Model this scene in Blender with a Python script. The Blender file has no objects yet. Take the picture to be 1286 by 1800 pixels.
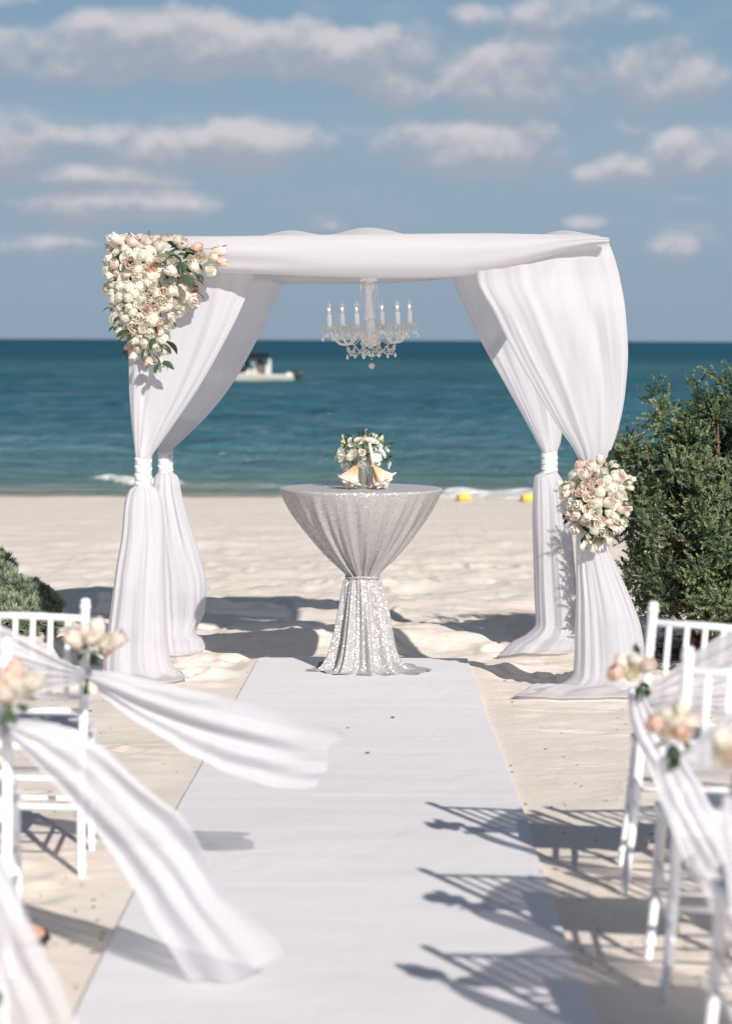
import bpy, bmesh, math, random
import numpy as np
from mathutils import Vector, Matrix, Quaternion
R_ = random.Random(7)
NR = np.random.RandomState(11)
S = bpy.context.scene
COL = S.collection
rad = math.radians

# ------------------------------------------------------------------ camera
FPX = 4250.0
CAM = np.array([0.0, 0.0, 1.503])
PITCH = math.atan(302.0 / FPX)
ROLL = math.atan(5.5 / 1286)
SLOPE = 0.0333
_F = np.array([0, math.cos(PITCH), -math.sin(PITCH)])
_R0 = np.array([1.0, 0, 0])
_U0 = np.cross(_R0, _F)
_R = _R0 * math.cos(ROLL) + _U0 * math.sin(ROLL)
_U = np.cross(_R, _F)
cam = bpy.data.cameras.new('camera')
camo = bpy.data.objects.new('camera', cam)
COL.objects.link(camo)
M = Matrix(((_R[0], _U[0], -_F[0], CAM[0]), (_R[1], _U[1], -_F[1], CAM[1]), (_R[2], _U[2], -_F[2], CAM[2]), (0, 0, 0, 1)))
camo.matrix_world = M
cam.sensor_fit = 'VERTICAL'
cam.sensor_height = 36.0
cam.lens = FPX / 1800.0 * 36.0
cam.clip_start = 0.1
cam.clip_end = 60000
cam.dof.use_dof = True
cam.dof.focus_distance = 14.0
cam.dof.aperture_fstop = 2.6
S.camera = camo

# ------------------------------------------------------------------ light and sky
SUN_L = Vector((-0.67, 1.70, -0.977)).normalized()
SUN_EL = math.asin(-SUN_L.z)
SKY_STRENGTH = 0.1
sun = bpy.data.lights.new('sun', 'SUN')
sun.energy = 5.0
sun.angle = rad(0.55)
sun.color = (1.0, 0.945, 0.885)
suno = bpy.data.objects.new('sun', sun)
COL.objects.link(suno)
suno.rotation_euler = SUN_L.to_track_quat('-Z', 'Y').to_euler()
suno.location = (6, -10, 12)

S.view_settings.view_transform = 'Standard'
S.view_settings.look = 'None'
S.view_settings.exposure = 0.27
S.view_settings.gamma = 1.0
S.view_settings.use_curve_mapping = False
S.cycles.use_denoising = True
S.cycles.max_bounces = 9
S.cycles.diffuse_bounces = 6
S.cycles.glossy_bounces = 3
S.cycles.transmission_bounces = 6
S.cycles.transparent_max_bounces = 14
S.cycles.sample_clamp_indirect = 6.0
S.cycles.caustics_reflective = False
S.cycles.caustics_refractive = False


class NT:
    """tiny helper round a node tree"""
    def __init__(s, nt):
        s.nt = nt
        nt.nodes.clear()
    def n(s, t, **kw):
        nd = s.nt.nodes.new(t)
        for k, v in kw.items():
            setattr(nd, k, v)
        return nd
    def put(s, sock, v):
        if isinstance(v, bpy.types.NodeSocket):
            s.nt.links.new(v, sock)
        else:
            sock.default_value = v
    def m(s, op, a, b=0.0, c=0.0, clamp=False):
        nd = s.n('ShaderNodeMath', operation=op, use_clamp=clamp)
        s.put(nd.inputs[0], a)
        s.put(nd.inputs[1], b)
        s.put(nd.inputs[2], c)
        return nd.outputs[0]
    def mix(s, f, a, b, bt='MIX'):
        nd = s.n('ShaderNodeMix', data_type='RGBA', blend_type=bt)
        s.put(nd.inputs[0], f)
        s.put(nd.inputs[6], a if isinstance(a, bpy.types.NodeSocket) else tuple(a) + (1,) * (4 - len(a)))
        s.put(nd.inputs[7], b if isinstance(b, bpy.types.NodeSocket) else tuple(b) + (1,) * (4 - len(b)))
        return nd.outputs[2]
    def ramp(s, f, stops, interp='LINEAR'):
        nd = s.n('ShaderNodeValToRGB')
        cr = nd.color_ramp
        cr.interpolation = interp
        while len(cr.elements) < len(stops):
            cr.elements.new(0.5)
        for e, (p, c) in zip(cr.elements, stops):
            e.position = p
            e.color = tuple(c) + (1,) * (4 - len(c))
        s.put(nd.inputs[0], f)
        return nd.outputs[0]
    def smooth(s, x, lo, hi):
        nd = s.n('ShaderNodeMapRange', interpolation_type='SMOOTHSTEP')
        s.put(nd.inputs[0], x)
        nd.inputs[1].default_value = lo
        nd.inputs[2].default_value = hi
        nd.inputs[3].default_value = 0
        nd.inputs[4].default_value = 1
        return nd.outputs[0]
    def noise(s, vec, scale, detail=4, rough=0.55, dist=0.0):
        nd = s.n('ShaderNodeTexNoise')
        if vec is not None:
            s.put(nd.inputs['Vector'], vec)
        nd.inputs['Scale'].default_value = scale
        nd.inputs['Detail'].default_value = detail
        nd.inputs['Roughness'].default_value = rough
        nd.inputs['Distortion'].default_value = dist
        return nd.outputs[0]
    def mapping(s, vec, scale=(1, 1, 1), loc=(0, 0, 0)):
        nd = s.n('ShaderNodeMapping')
        s.put(nd.inputs[0], vec)
        nd.inputs['Scale'].default_value = scale
        nd.inputs['Location'].default_value = loc
        return nd.outputs[0]
    def bump(s, h, strength=0.3, dist=0.01, normal=None):
        nd = s.n('ShaderNodeBump')
        nd.inputs['Strength'].default_value = strength
        nd.inputs['Distance'].default_value = dist
        s.put(nd.inputs['Height'], h)
        if normal is not None:
            s.put(nd.inputs['Normal'], normal)
        return nd.outputs[0]


def build_world():
    w = bpy.data.worlds.new('World')
    S.world = w
    w.use_nodes = True
    t = NT(w.node_tree)
    out = t.n('ShaderNodeOutputWorld')
    bg = t.n('ShaderNodeBackground')
    bg.inputs[1].default_value = SKY_STRENGTH
    t.nt.links.new(bg.outputs[0], out.inputs[0])
    sky = t.n('ShaderNodeTexSky', sky_type='NISHITA', sun_disc=False)
    sky.sun_elevation = SUN_EL
    to_sun = -SUN_L
    sky.sun_rotation = math.atan2(to_sun.x, to_sun.y)
    sky.altitude = 0
    sky.air_density = 1.0
    sky.dust_density = 0.6
    sky.ozone_density = 1.5
    base = t.mix(1.0, sky.outputs[0], SKY_TINT, 'MULTIPLY')
    tc = t.n('ShaderNodeTexCoord')
    sp = t.n('ShaderNodeSeparateXYZ')
    t.put(sp.inputs[0], tc.outputs['Generated'])
    X, Y, Z = sp.outputs
    # humid sea air: an even muted blue all round the horizon, giving way to the clear sky above
    air = t.ramp(Z, [(0.0, (0.240, 0.318, 0.402)), (0.05, (0.258, 0.345, 0.436)), (0.085, (0.248, 0.348, 0.448)), (0.14, (0.192, 0.308, 0.425)), (0.45, (0.085, 0.175, 0.31))])
    air = t.mix(1.0, air, (9.5, 9.5, 9.5), 'MULTIPLY')
    base = t.mix(t.smooth(Z, 0.18, 0.65), air, base)
    Yc = t.m('MAXIMUM', Y, 0.15)
    u = t.m('DIVIDE', X, Yc)
    v = t.m('DIVIDE', Z, Yc)
    # clouds standing over the sea, each a pair of centre and half size in tangent units of direction
    px = [(300, 88, 235, 42, 1.0), (180, 60, 120, 28, .8), (560, 108, 120, 34, 1.0), (640, 140, 130, 26, .6), (200, 120, 130, 32, .9),
          (960, 135, 210, 50, 1.0), (820, 160, 190, 26, .8), (1010, 105, 70, 34, .9), (1120, 160, 60, 40, .7), (740, 90, 90, 40, .7), (1000, 40, 120, 30, .6), (830, 40, 60, 22, .5), (40, 12, 60, 18, .6),
          (360, 262, 180, 32, 1.0), (200, 248, 120, 22, .7), (30, 262, 90, 40, .8), (160, 312, 230, 20, .7), (170, 358, 180, 24, .8),
          (850, 262, 150, 36, 1.0), (920, 250, 80, 34, .8), (1090, 300, 90, 26, .8), (1230, 268, 110, 32, .9), (1100, 222, 60, 18, .4), (1180, 350, 70, 8, .2),
          (1180, 430, 70, 26, .3), (60, 430, 130, 22, .25), (1060, 390, 60, 12, .2), (575, 396, 26, 10, .4)]
    ell = [((a - 643) / FPX, (598 - b) / FPX, c * 1.02 / FPX, d * 1.22 / FPX, e) for a, b, c, d, e in px]

    def field(vv):
        cmb = t.n('ShaderNodeCombineXYZ')
        t.put(cmb.inputs[0], u)
        t.put(cmb.inputs[1], t.m('MULTIPLY', vv, 1.15))
        n1 = t.noise(cmb.outputs[0], 27.0, 6, 0.55)
        n2 = t.noise(cmb.outputs[0], 13.0, 3, 0.5)
        mx = None
        for (a, b, c, d, e) in ell:
            du = t.m('MULTIPLY', t.m('SUBTRACT', u, a), 1 / c)
            dv = t.m('MULTIPLY', t.m('SUBTRACT', vv, b), 1 / d)
            q = t.m('SUBTRACT', 0.95 * e + 0.17, t.m('MULTIPLY', t.m('ADD', t.m('MULTIPLY', du, du), t.m('MULTIPLY', dv, dv)), 0.55))
            mx = q if mx is None else t.m('SMOOTH_MAX', mx, q, 0.12)
        # further off to the sides and overhead the cloud field goes on at random
        nn = t.noise(tc.outputs['Generated'], 3.1, 6, 0.6)
        outside = t.smooth(t.m('MAXIMUM', t.m('ABSOLUTE', u), t.m('MULTIPLY', v, 1.0)), 0.17, 0.26)
        gen = t.m('SUBTRACT', t.m('MULTIPLY', t.m('SUBTRACT', nn, 0.54), 6.0), t.m('MULTIPLY', t.m('SUBTRACT', 1.0, outside), 4.0))
        mx = t.m('MAXIMUM', t.m('MAXIMUM', mx, gen), -0.9)
        return t.m('ADD', mx, t.m('ADD', t.m('MULTIPLY', t.m('SUBTRACT', n1, 0.5), 3.0), t.m('MULTIPLY', t.m('SUBTRACT', n2, 0.5), 1.7)))

    f0 = field(v)
    f1 = field(t.m('ADD', v, 0.0062))
    up = t.smooth(Z, 0.0, 0.03)
    dens = t.m('MULTIPLY', t.smooth(f0, -0.15, 0.85), up)
    cv = t.n('ShaderNodeCombineXYZ')
    t.put(cv.inputs[0], u)
    t.put(cv.inputs[1], t.m('MULTIPLY', v, 2.6))
    veil = t.smooth(t.noise(cv.outputs[0], 13.0, 5, 0.6, 0.3), 0.42, 0.72)
    dens = t.m('MAXIMUM', dens, t.m('MULTIPLY', t.m('MULTIPLY', veil, 0.30), up))
    lit = t.smooth(t.m('SUBTRACT', f0, f1), -0.22, 0.85)
    ccol = t.mix(lit, CLOUD_DARK, CLOUD_LIT)
    d2 = t.m('MULTIPLY', dens, CLOUD_MAX)
    col = t.mix(d2, base, ccol)
    t.put(bg.inputs[0], col)


SKY_TINT = (0.36, 0.38, 0.40)
CLOUD_DARK = (2.95, 3.3, 3.95)
CLOUD_LIT = (5.35, 5.15, 5.45)
CLOUD_MAX = 0.90
build_world()


# ------------------------------------------------------------------ pixel to place
def ray(px, py):
    return _F + _R * ((px - 643.0) / FPX) - _U * ((py - 900.0) / FPX)


def at(px, py, Y):
    d = ray(px, py)
    return CAM + d * (Y / d[1])


def on_ground(px, py):
    d = ray(px, py)
    t = -(CAM[2]) / (d[2] + SLOPE * d[1])
    return CAM + d * t


def ppm(Y):
    return FPX / Y


# ------------------------------------------------------------------ noise in numpy
_T = NR.rand(256, 256)


def vnoise(x, y, seed=0):
    x = np.asarray(x, float) + seed * 17.31
    y = np.asarray(y, float) + seed * 9.17
    xi = np.floor(x).astype(int)
    yi = np.floor(y).astype(int)
    fx = x - xi
    fy = y - yi
    fx = fx * fx * fx * (fx * (fx * 6 - 15) + 10)
    fy = fy * fy * fy * (fy * (fy * 6 - 15) + 10)
    a = _T[xi & 255, yi & 255]
    b = _T[(xi + 1) & 255, yi & 255]
    c = _T[xi & 255, (yi + 1) & 255]
    d = _T[(xi + 1) & 255, (yi + 1) & 255]
    return (a * (1 - fx) + b * fx) * (1 - fy) + (c * (1 - fx) + d * fx) * fy - 0.5


def fbm(x, y, oct=4, seed=0, gain=0.5):
    r = 0
    a = 1
    for i in range(oct):
        r = r + a * vnoise(x * 2 ** i, y * 2 ** i, seed + i)
        a *= gain
    return r


def sstep(x, lo, hi):
    t = np.clip((np.asarray(x, float) - lo) / (hi - lo), 0, 1)
    return t * t * (3 - 2 * t)


# footprints and hollows pressed in the sand
_rp = np.random.RandomState(5)
PRINTS = []
for k in range(380):
    y = 7.0 + 19.0 * _rp.rand()
    x = _rp.uniform(-3.6, 3.6)
    PRINTS.append((x, y, _rp.uniform(.05, .085), _rp.uniform(.11, .19), _rp.uniform(0, math.pi), _rp.uniform(.008, .024) * (1.35 if y > 13.2 else .45)))

CARPET_L = [(8.0, 458), ]


def carpet_edges(y):
    """left and right x of the runner at distance y"""
    py = 740 + 1.503 * FPX / np.asarray(y, float)
    xl = np.interp(py, [1160, 1250, 1450, 1650, 1800, 2200, 3000], [458, 408, 303, 205, 133, -60, -450])
    xr = np.interp(py, [1160, 1300, 1450, 1600, 1800, 2200, 3000], [822, 872, 928, 980, 1052, 1195, 1480])
    s = FPX / np.asarray(y, float)
    return (xl - 643) / s, (xr - 643) / s


CARPET_FAR = on_ground(640, 1161)[1]


def ground_z(x, y):
    x = np.asarray(x, float)
    y = np.asarray(y, float)
    z = -SLOPE * y
    near = sstep(y, 11.5, 14.5)
    far = 1 - sstep(y, 24, 40)
    amp = 0.010 + 0.050 * near * far
    h = fbm(x * 0.75, y * 1.1, 4, 3, 0.55) * amp * 1.5
    h = h + fbm(x * 3.1, y * 3.6, 3, 9) * (0.007 + 0.022 * near * far)
    h = h + fbm(x * 11, y * 13, 2, 14) * (0.0030 + 0.004 * near)
    # a low mound where walkers have heaped the sand behind the arch
    h = h + 0.03 * np.exp(-((y - 16.6 - 0.35 * np.sin(x * 1.3)) / 0.55) ** 2) * sstep(x, -3.0, 1.0)
    xl, xr = carpet_edges(np.maximum(y, 3.0))
    inside = np.minimum(x - xl, xr - x)
    inside = np.minimum(inside, CARPET_FAR - y)
    k = 1 - sstep(inside, -0.22, -0.02)
    k = np.where(y < 3.0, 1, k)
    h = h * k + (1 - k) * (-0.004)
    # shore berm
    h = h + 0.05 * np.exp(-((y - 45.3) / 0.9) ** 2)
    return z + h


def ground_z_prints(x, y):
    z = ground_z(x, y)
    xl, xr = carpet_edges(np.maximum(y, 3.0))
    inside = np.minimum(np.minimum(x - xl, xr - x), CARPET_FAR - y)
    k = 1 - sstep(inside, -0.3, -0.08)
    add = np.zeros_like(z)
    for (cx, cy, a, b, th, dp) in PRINTS:
        m = (np.abs(x - cx) < .45) & (np.abs(y - cy) < .45)
        if not m.any():
            continue
        dx = x[m] - cx
        dy = y[m] - cy
        p = (dx * math.cos(th) + dy * math.sin(th)) / a
        q = (-dx * math.sin(th) + dy * math.cos(th)) / b
        r2 = p * p + q * q
        add[m] += dp * (-np.exp(-r2 * 1.1) * 1.35 + 0.75 * np.exp(-(np.sqrt(r2) - 1.45) ** 2 * 4))
    return z + add * k


def gz(x, y):
    return float(ground_z(np.array([x]), np.array([y]))[0])


# ------------------------------------------------------------------ mesh helpers
def mesh_np(name, V, F, uv=None, smooth=True, attrs=None):
    me = bpy.data.meshes.new(name)
    V = np.asarray(V, np.float32)
    F = np.asarray(F, np.int32)
    n = F.shape[1]
    me.vertices.add(len(V))
    me.vertices.foreach_set('co', V.ravel())
    me.loops.add(F.size)
    me.loops.foreach_set('vertex_index', F.ravel())
    me.polygons.add(len(F))
    me.polygons.foreach_set('loop_start', np.arange(0, F.size, n, dtype=np.int32))
    try:
        me.polygons.foreach_set('loop_total', np.full(len(F), n, np.int32))
    except Exception:
        pass
    me.update(calc_edges=True)
    if smooth:
        me.polygons.foreach_set('use_smooth', np.ones(len(F), bool))
    if uv is not None:
        l = me.uv_layers.new(name='UVMap')
        uv = np.asarray(uv, np.float32)
        if len(uv) == len(V):
            uv = uv[F.ravel()]
        l.data.foreach_set('uv', uv.ravel())
    for k, a in (attrs or {}).items():
        at_ = me.attributes.new(k, 'FLOAT', 'POINT')
        at_.data.foreach_set('value', np.asarray(a, np.float32))
    me.validate()
    me.update()
    return me


def grid_faces(nr, nc, wrap=False):
    r = np.arange(nr - 1)[:, None]
    c = np.arange(nc if wrap else nc - 1)[None, :]
    c2 = (c + 1) % nc
    a = r * nc + c
    b = r * nc + c2
    d = (r + 1) * nc + c
    e = (r + 1) * nc + c2
    return np.stack([a + 0 * c, b + 0 * r, e + 0 * r, d + 0 * c], -1).reshape(-1, 4)


class MB:
    """collects simple shapes in one mesh"""
    def __init__(s):
        s.v = []
        s.f = []
    def add(s, V, F):
        o = len(s.v)
        s.v.extend([tuple(p) for p in V])
        s.f.extend([tuple(i + o for i in f) for f in F])
    def box(s, c, d, rot=None, bevel=0.0):
        hx, hy, hz = d[0] / 2, d[1] / 2, d[2] / 2
        P = []
        b = min(bevel, hx * .9, hy * .9, hz * .9)
        if b <= 0:
            P = [(x * hx, y * hy, z * hz) for z in (-1, 1) for x, y in ((-1, -1), (1, -1), (1, 1), (-1, 1))]
            F = [(0, 3, 2, 1), (4, 5, 6, 7), (0, 1, 5, 4), (1, 2, 6, 5), (2, 3, 7, 6), (3, 0, 4, 7)]
        else:
            F = []
            prof = [(-hz, b), (-hz + b, 0), (hz - b, 0), (hz, b)]
            for z, i in prof:
                ring = [(-hx + i + b * (i == 0), -hy + i), (hx - i - b * (i == 0), -hy + i), (hx - i, -hy + i + b * (i == 0)), (hx - i, hy - i - b * (i == 0)),
                        (hx - i - b * (i == 0), hy - i), (-hx + i + b * (i == 0), hy - i), (-hx + i, hy - i - b * (i == 0)), (-hx + i, -hy + i + b * (i == 0))]
                P += [(x, y, z) for x, y in ring]
            for k in range(3):
                for j in range(8):
                    F.append((k * 8 + j, k * 8 + (j + 1) % 8, (k + 1) * 8 + (j + 1) % 8, (k + 1) * 8 + j))
            F.append(tuple(range(7, -1, -1)))
            F.append(tuple(range(24, 32)))
        Q = [Vector(p) for p in P]
        if rot is not None:
            Q = [rot @ q for q in Q]
        s.add([(q.x + c[0], q.y + c[1], q.z + c[2]) for q in Q], F)
    def tube(s, pts, r, n=8, cap=True, sq=1.0):
        pts = [Vector(p) for p in pts]
        m = len(pts)
        rs = r if hasattr(r, '__len__') else [r] * m
        V = []
        up = None
        for i, p in enumerate(pts):
            t = (pts[min(i + 1, m - 1)] - pts[max(i - 1, 0)])
            if t.length < 1e-9:
                t = Vector((0, 0, 1))
            t.normalize()
            if up is None:
                up = Vector((0, 1, 0)) if abs(t.y) < .9 else Vector((1, 0, 0))
            a = t.cross(up)
            if a.length < 1e-6:
                a = t.orthogonal()
            a.normalize()
            b = a.cross(t).normalized()
            up = b
            for k in range(n):
                th = 2 * math.pi * k / n
                V.append(p + a * (rs[i] * math.cos(th)) + b * (rs[i] * sq * math.sin(th)))
        F = []
        for i in range(m - 1):
            for k in range(n):
                F.append((i * n + k, i * n + (k + 1) % n, (i + 1) * n + (k + 1) % n, (i + 1) * n + k))
        if cap:
            F.append(tuple(range(n - 1, -1, -1)))
            F.append(tuple(range((m - 1) * n, m * n)))
        s.add(V, F)
    def lathe(s, prof, c=(0, 0, 0), n=16, rot=None):
        V = []
        for (r, z) in prof:
            for k in range(n):
                th = 2 * math.pi * k / n
                q = Vector((r * math.cos(th), r * math.sin(th), z))
                if rot is not None:
                    q = rot @ q
                V.append((q.x + c[0], q.y + c[1], q.z + c[2]))
        F = []
        for i in range(len(prof) - 1):
            for k in range(n):
                F.append((i * n + k, i * n + (k + 1) % n, (i + 1) * n + (k + 1) % n, (i + 1) * n + k))
        if prof[0][0] > 1e-5:
            F.append(tuple(range(n - 1, -1, -1)))
        if prof[-1][0] > 1e-5:
            F.append(tuple(range((len(prof) - 1) * n, len(prof) * n)))
        s.add(V, F)
    def ball(s, c, r, n=8, m=6, sz=1.0):
        s.lathe([(max(r * math.sin(math.pi * i / m), 1e-4 * r), -r * sz * math.cos(math.pi * i / m)) for i in range(m + 1)], c, n)
    def mesh(s, name, smooth=True, origin=(0, 0, 0), auto=None):
        me = bpy.data.meshes.new(name)
        o = origin
        me.from_pydata([(a - o[0], b - o[1], c - o[2]) for a, b, c in s.v], [], s.f)
        if smooth:
            me.polygons.foreach_set('use_smooth', [True] * len(me.polygons))
        me.update()
        if smooth and auto is not None:
            try:
                me.set_sharp_from_angle(angle=rad(auto))
            except Exception:
                pass
        return me


def obj(name, me, mat=None, parent=None, loc=None, rot=None, scale=None):
    o = bpy.data.objects.new(name, me)
    COL.objects.link(o)
    if mat is not None and me is not None and len(me.materials) == 0:
        me.materials.append(mat)
    if parent is not None:
        o.parent = parent
    if loc is not None:
        o.location = loc
    if rot is not None:
        o.rotation_mode = 'QUATERNION' if isinstance(rot, Quaternion) else 'XYZ'
        if isinstance(rot, Quaternion):
            o.rotation_quaternion = rot
        else:
            o.rotation_euler = rot
    if scale is not None:
        o.scale = scale if hasattr(scale, '__len__') else (scale,) * 3
    return o


def tag(o, label=None, cat=None, group=None, kind=None):
    if label:
        o['label'] = label
    if cat:
        o['category'] = cat
    if group:
        o['group'] = group
    if kind:
        o['kind'] = kind
    return o


def thing(name, loc, label, cat, group=None, rot=None):
    o = bpy.data.objects.new(name, None)
    COL.objects.link(o)
    o.empty_display_size = 0.1
    o.location = loc
    if rot is not None:
        o.rotation_euler = rot
    return tag(o, label, cat, group)


def pchip(xs, ys, q):
    """smooth monotone interpolation"""
    xs = np.asarray(xs, float)
    ys = np.asarray(ys, float)
    h = np.diff(xs)
    d = np.diff(ys) / h
    m = np.zeros(len(xs))
    m[0] = d[0]
    m[-1] = d[-1]
    for i in range(1, len(xs) - 1):
        m[i] = 0 if d[i - 1] * d[i] <= 0 else 2 * d[i - 1] * d[i] / (d[i - 1] + d[i])
    q = np.asarray(q, float)
    i = np.clip(np.searchsorted(xs, q) - 1, 0, len(xs) - 2)
    t = np.clip((q - xs[i]) / h[i], 0, 1)
    a = 2 * t ** 3 - 3 * t ** 2 + 1
    b = t ** 3 - 2 * t ** 2 + t
    c = -2 * t ** 3 + 3 * t ** 2
    e = t ** 3 - t ** 2
    return a * ys[i] + b * h[i] * m[i] + c * ys[i + 1] + e * h[i] * m[i + 1]


# ------------------------------------------------------------------ materials
def new_mat(name):
    m = bpy.data.materials.new(name)
    m.use_nodes = True
    t = NT(m.node_tree)
    out = t.n('ShaderNodeOutputMaterial')
    return m, t, out


def simple(name, col, rough=0.5, metal=0.0, spec=0.5, var=0.0, vscale=20.0, bump=0.0, bscale=80.0, sss=0.0, coat=0.0):
    m, t, out = new_mat(name)
    p = t.n('ShaderNodeBsdfPrincipled')
    tc = t.n('ShaderNodeTexCoord')
    c = tuple(col) + (1,)
    if var > 0:
        n = t.noise(tc.outputs['Object'], vscale, 4, 0.6)
        lo = tuple(x * (1 - var) for x in col)
        hi = tuple(min(1, x * (1 + var)) for x in col)
        t.put(p.inputs['Base Color'], t.mix(t.smooth(n, .3, .7), lo, hi))
    else:
        p.inputs['Base Color'].default_value = c
    if bump > 0:
        n = t.noise(tc.outputs['Object'], bscale, 4, 0.6)
        t.put(p.inputs['Normal'], t.bump(n, bump, 0.01))
    p.inputs['Roughness'].default_value = rough
    p.inputs['Metallic'].default_value = metal
    p.inputs['Specular IOR Level'].default_value = spec
    p.inputs['Coat Weight'].default_value = coat
    if sss > 0:
        p.inputs['Subsurface Weight'].default_value = sss
        p.inputs['Subsurface Radius'].default_value = (0.01, 0.008, 0.006)
    t.nt.links.new(p.outputs[0], out.inputs[0])
    return m


def fabric(name, col=(0.80, 0.79, 0.82), trans=0.38, clear=0.08, uscale=90, vscale=2.5, bstr=0.35, bdist=0.004, thin_end=0.0):
    m, t, out = new_mat(name)
    tc = t.n('ShaderNodeTexCoord')
    uvm = t.mapping(tc.outputs['UV'], (uscale, vscale, 1))
    n1 = t.noise(uvm, 1.0, 5, 0.62, 0.4)
    n2 = t.noise(t.mapping(tc.outputs['UV'], (uscale * .28, vscale * 2.2, 1)), 1.0, 4, 0.55, 0.8)
    h = t.m('ADD', t.m('MULTIPLY', n1, 0.55), n2)
    nor = t.bump(h, bstr, bdist)
    d = t.n('ShaderNodeBsdfDiffuse')
    d.inputs[0].default_value = tuple(col) + (1,)
    t.put(d.inputs['Normal'], nor)
    tr = t.n('ShaderNodeBsdfTranslucent')
    tr.inputs[0].default_value = tuple(c * .97 for c in col) + (1,)
    t.put(tr.inputs['Normal'], nor)
    mx = t.n('ShaderNodeMixShader')
    mx.inputs[0].default_value = trans
    t.nt.links.new(d.outputs[0], mx.inputs[1])
    t.nt.links.new(tr.outputs[0], mx.inputs[2])
    last = mx.outputs[0]
    if clear > 0:
        # sheer cloth shows more of what is behind where it faces the viewer squarely
        lw = t.n('ShaderNodeLayerWeight')
        lw.inputs[0].default_value = 0.5
        t.put(lw.inputs['Normal'], nor)
        k = t.m('MULTIPLY', t.m('SUBTRACT', 1.0, lw.outputs['Facing']), clear * 1.3, clamp=True)
        if thin_end > 0:
            # gathered at the knot, a single open layer at the loose end
            sv = t.n('ShaderNodeSeparateXYZ')
            t.put(sv.inputs[0], tc.outputs['UV'])
            k = t.m('ADD', k, t.m('MULTIPLY', t.smooth(t.m('ADD', sv.outputs[1], t.m('MULTIPLY', t.m('SUBTRACT', n2, .5), .35)), 0.45, 1.0), thin_end), clamp=True)
        tp = t.n('ShaderNodeBsdfTransparent')
        m2 = t.n('ShaderNodeMixShader')
        t.put(m2.inputs[0], k)
        t.nt.links.new(last, m2.inputs[1])
        t.nt.links.new(tp.outputs[0], m2.inputs[2])
        last = m2.outputs[0]
    t.nt.links.new(last, out.inputs[0])
    return m


M_CURTAIN = fabric('white_chiffon', (0.755, 0.745, 0.78), 0.54, clear=0.05, uscale=60, bstr=0.22)
M_SWAG = fabric('white_chiffon_swag', (0.785, 0.775, 0.80), 0.50, clear=0.14, uscale=3, vscale=26, bstr=0.3, bdist=0.006)
M_TIE = fabric('white_satin_tie', clear=0.0, trans=0.15, uscale=3, vscale=14, bstr=0.6, bdist=0.006)
M_SASH = fabric('sheer_sash', (0.80, 0.79, 0.82), 0.48, 0.26, 20, 1.6, 0.35, 0.006)
M_TAIL = fabric('sheer_sash_tail', (0.84, 0.83, 0.865), 0.55, 0.12, 6, 2.5, 0.34, 0.008, thin_end=0.42)
M_WHITE = simple('white_lacquer', (0.80, 0.79, 0.80), 0.32, spec=0.5, var=0.03, vscale=6, coat=0.15)
M_POLE = simple('white_painted_pole', (0.78, 0.77, 0.78), 0.5)
M_CUSHION = simple('grey_white_cushion', (0.60, 0.61, 0.65), 0.8, var=0.05, bump=0.2, bscale=200)


def sand_mat():
    m, t, out = new_mat('pale_sand')
    g = t.n('ShaderNodeNewGeometry')
    P = g.outputs['Position']
    n1 = t.noise(P, 0.9, 5, 0.6)
    n2 = t.noise(P, 7.0, 5, 0.65)
    n3 = t.noise(P, 220.0, 3, 0.7)
    c = t.mix(t.smooth(n1, .3, .7), (0.765, 0.675, 0.585), (0.81, 0.73, 0.65))
    c = t.mix(t.m('MULTIPLY', t.smooth(n2, .45, .75), 0.35), c, (0.70, 0.61, 0.52))
    c = t.mix(t.m('MULTIPLY', t.smooth(n3, .56, .72), 0.35), c, (0.48, 0.42, 0.36))
    # damp band by the water
    sp = t.n('ShaderNodeSeparateXYZ')
    t.put(sp.inputs[0], P)
    yy = t.m('ADD', sp.outputs[1], t.m('MULTIPLY', t.m('SUBTRACT', n1, .5), 1.8))
    c = t.mix(t.m('MULTIPLY', t.smooth(yy, 42.5, 44.3), 0.30), c, (0.62, 0.50, 0.37))
    c = t.mix(t.smooth(yy, 46.2, 47.0), c, (0.30, 0.26, 0.20))
    # weed specks on the upper beach
    vor = t.n('ShaderNodeTexVoronoi', feature='F1')
    t.put(vor.inputs['Vector'], P)
    vor.inputs['Scale'].default_value = 7.5
    spk = t.m('MULTIPLY', t.m('LESS_THAN', vor.outputs['Distance'], 0.035), t.m('GREATER_THAN', t.noise(P, 2.3, 3), 0.52))
    c = t.mix(t.m('MULTIPLY', spk, 0.75), c, (0.10, 0.085, 0.06))
    p = t.n('ShaderNodeBsdfPrincipled')
    t.put(p.inputs['Base Color'], c)
    p.inputs['Roughness'].default_value = 0.95
    p.inputs['Specular IOR Level'].default_value = 0.15
    b1 = t.bump(t.noise(P, 420.0, 2, 0.6), 0.35, 0.0015)
    b2 = t.bump(t.noise(t.mapping(P, (1.0, 1.5, 1)), 16.0, 5, 0.62), 0.45, 0.018, b1)
    t.put(p.inputs['Normal'], b2)
    t.nt.links.new(p.outputs[0], out.inputs[0])
    return m


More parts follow.
